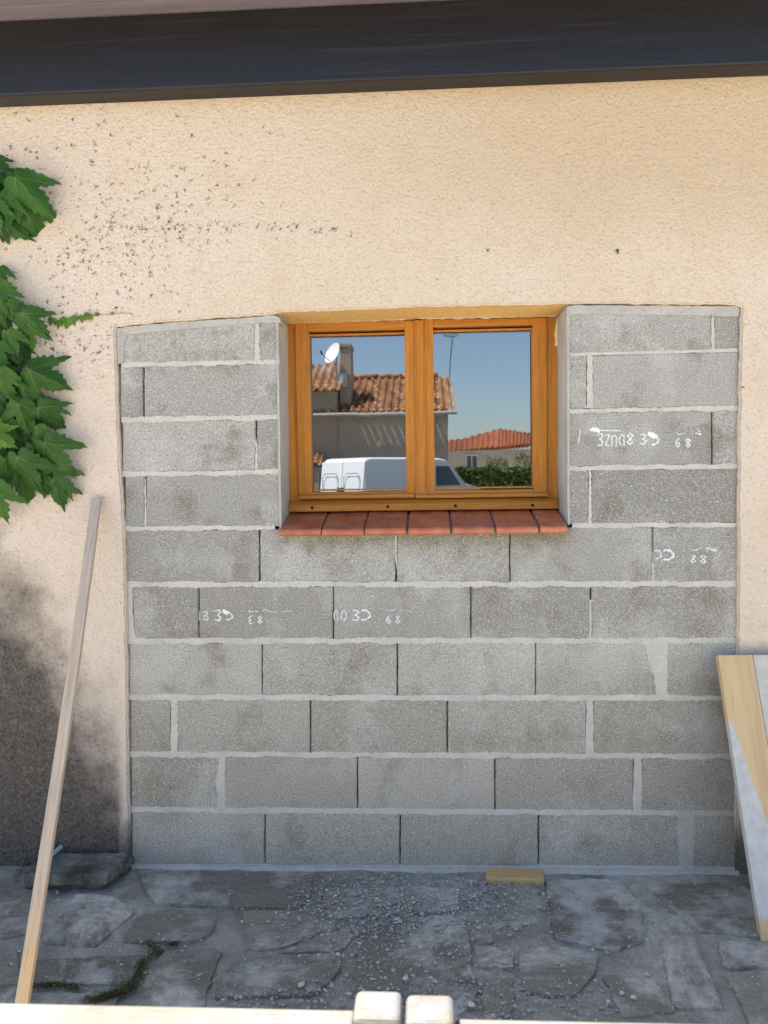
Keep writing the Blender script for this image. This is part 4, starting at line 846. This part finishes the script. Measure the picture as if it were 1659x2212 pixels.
secs = [(0, -.05, .05), (.05, 0, .012), (.18, 0, 0), (Wd - .18, 0, 0), (Wd - .05, 0, .012), (Wd, -.05, .05)]
mb = MB(); vs = []; n_ = len(prof)
for yy, dz, inn in secs:
    for i, (x, z) in enumerate(prof):
        top = z > 1.1; tum = .10 * max(0, (z - 1.0)) if yy < .1 else (-.10 * max(0, (z - 1.0)) if yy > Wd - .1 else 0)
        vs.append(VM @ Vector((min(max(x, inn), Lv - inn), yy + tum, z + (dz if z > zt - .12 else 0))))
fs = [(k*n_+i, k*n_+(i+1) % n_, (k+1)*n_+(i+1) % n_, (k+1)*n_+i) for k in range(len(secs) - 1) for i in range(n_)] + [tuple(range(n_))[::-1], tuple(range((len(secs)-1)*n_, len(secs)*n_))]
mb.add(vs, fs); mb.build('body', M['vanw'], van, bevel=.03, seg=2)
for k in (0, 1):
    y0, y1 = .06 + k * .84, .06 + k * .84 + .815
    mb = MB(); mb.add([VM @ Vector(v_) for v_ in ((-.022,y0,.4),(-.022,y1,.4),(-.022,y1,.95),(-.022,y0,.95),(.012,y0,1.3),(.012,y1,1.3),(.075,y1,zt-.11),(.075,y0,zt-.11),(.1,y0,.4),(.1,y1,.4),(.2,y1,zt-.12),(.2,y0,zt-.12))],
        [(0,1,2,3),(3,2,5,4),(4,5,6,7),(0,8,9,1),(7,6,10,11),(1,9,10,6,5,2),(0,3,4,7,11,8)]); dr = mb.build('rear_door', M['vanw'], van, bevel=.008)
    mb = MB(); pts = [(-.002, y0 + .12, 1.0), (-.002, y0 + .12, zt - .52), (.022, y0 + .19, zt - .42), (.022, y1 - .19, zt - .42), (-.002, y1 - .12, zt - .52), (-.002, y1 - .12, 1.0)]
    mb.tube([VM @ Vector((x - .022, y, z)) for x, y, z in pts], .012, 6); mb.build('door_pressing', simple('shaded seam grey', (.35, .36, .37), .5), dr)
    mb = MB(); mb.box((-.06, y1 - .1 if k == 0 else y0 + .02, 1.02), (-.02, y1 - .03 if k == 0 else y0 + .09, 1.14), None, VM); mb.build('door_handle', M['rubber'], dr)
    yl = .02 if k == 0 else Wd - .14; mb = MB(); mb.box((-.03, yl, .62), (.05, yl + .12, .92), None, VM); mb.build('tail_light', simple('red lens', (.4, .03, .02), .3), van, bevel=.01)
mb = MB(); mb.add([VM @ Vector(v_) for v_ in ((2.75,-.002,1.12),(3.75,-.002,1.12),(3.3,.066,zt-.24),(2.8,.066,zt-.24))], [(0,1,2,3)]); o = mb.build('side_window', M['vglass'], van); sdm = o.modifiers.new('s', 'SOLIDIFY'); sdm.thickness = .02; sdm.offset = 0
mb = MB(); mb.add([VM @ Vector(v_) for v_ in ((4.0,.12,1.2),(4.0,Wd-.12,1.2),(3.3,Wd-.18,zt-.07),(3.3,.18,zt-.07))], [(0,1,2,3)]); o = mb.build('windscreen', M['vglass'], van); sdm = o.modifiers.new('s', 'SOLIDIFY'); sdm.thickness = .04; sdm.offset = 0
for x in (.8, 3.95):
    for y in (.0, Wd):
        mb = MB(); s_ = -1 if y == 0 else 1; c0, c1 = VM @ Vector((x, y + s_ * .02, .33)), VM @ Vector((x, y - s_ * .2, .33)); mb.tube([c0, c1], .33, 24); wh = mb.build('wheel', M['rubber'], van, bevel=.02)
        mb = MB(); mb.tube([VM @ Vector((x, y + s_ * .03, .33)), c1], .19, 18); mb.build('rim', M['chrome'], wh)
mb = MB(); mb.box((-.10, .02, .30), (.02, Wd - .02, .5), None, VM); mb.build('bumper', simple('grey bumper', (.10, .10, .10), .7), van, bevel=.03)
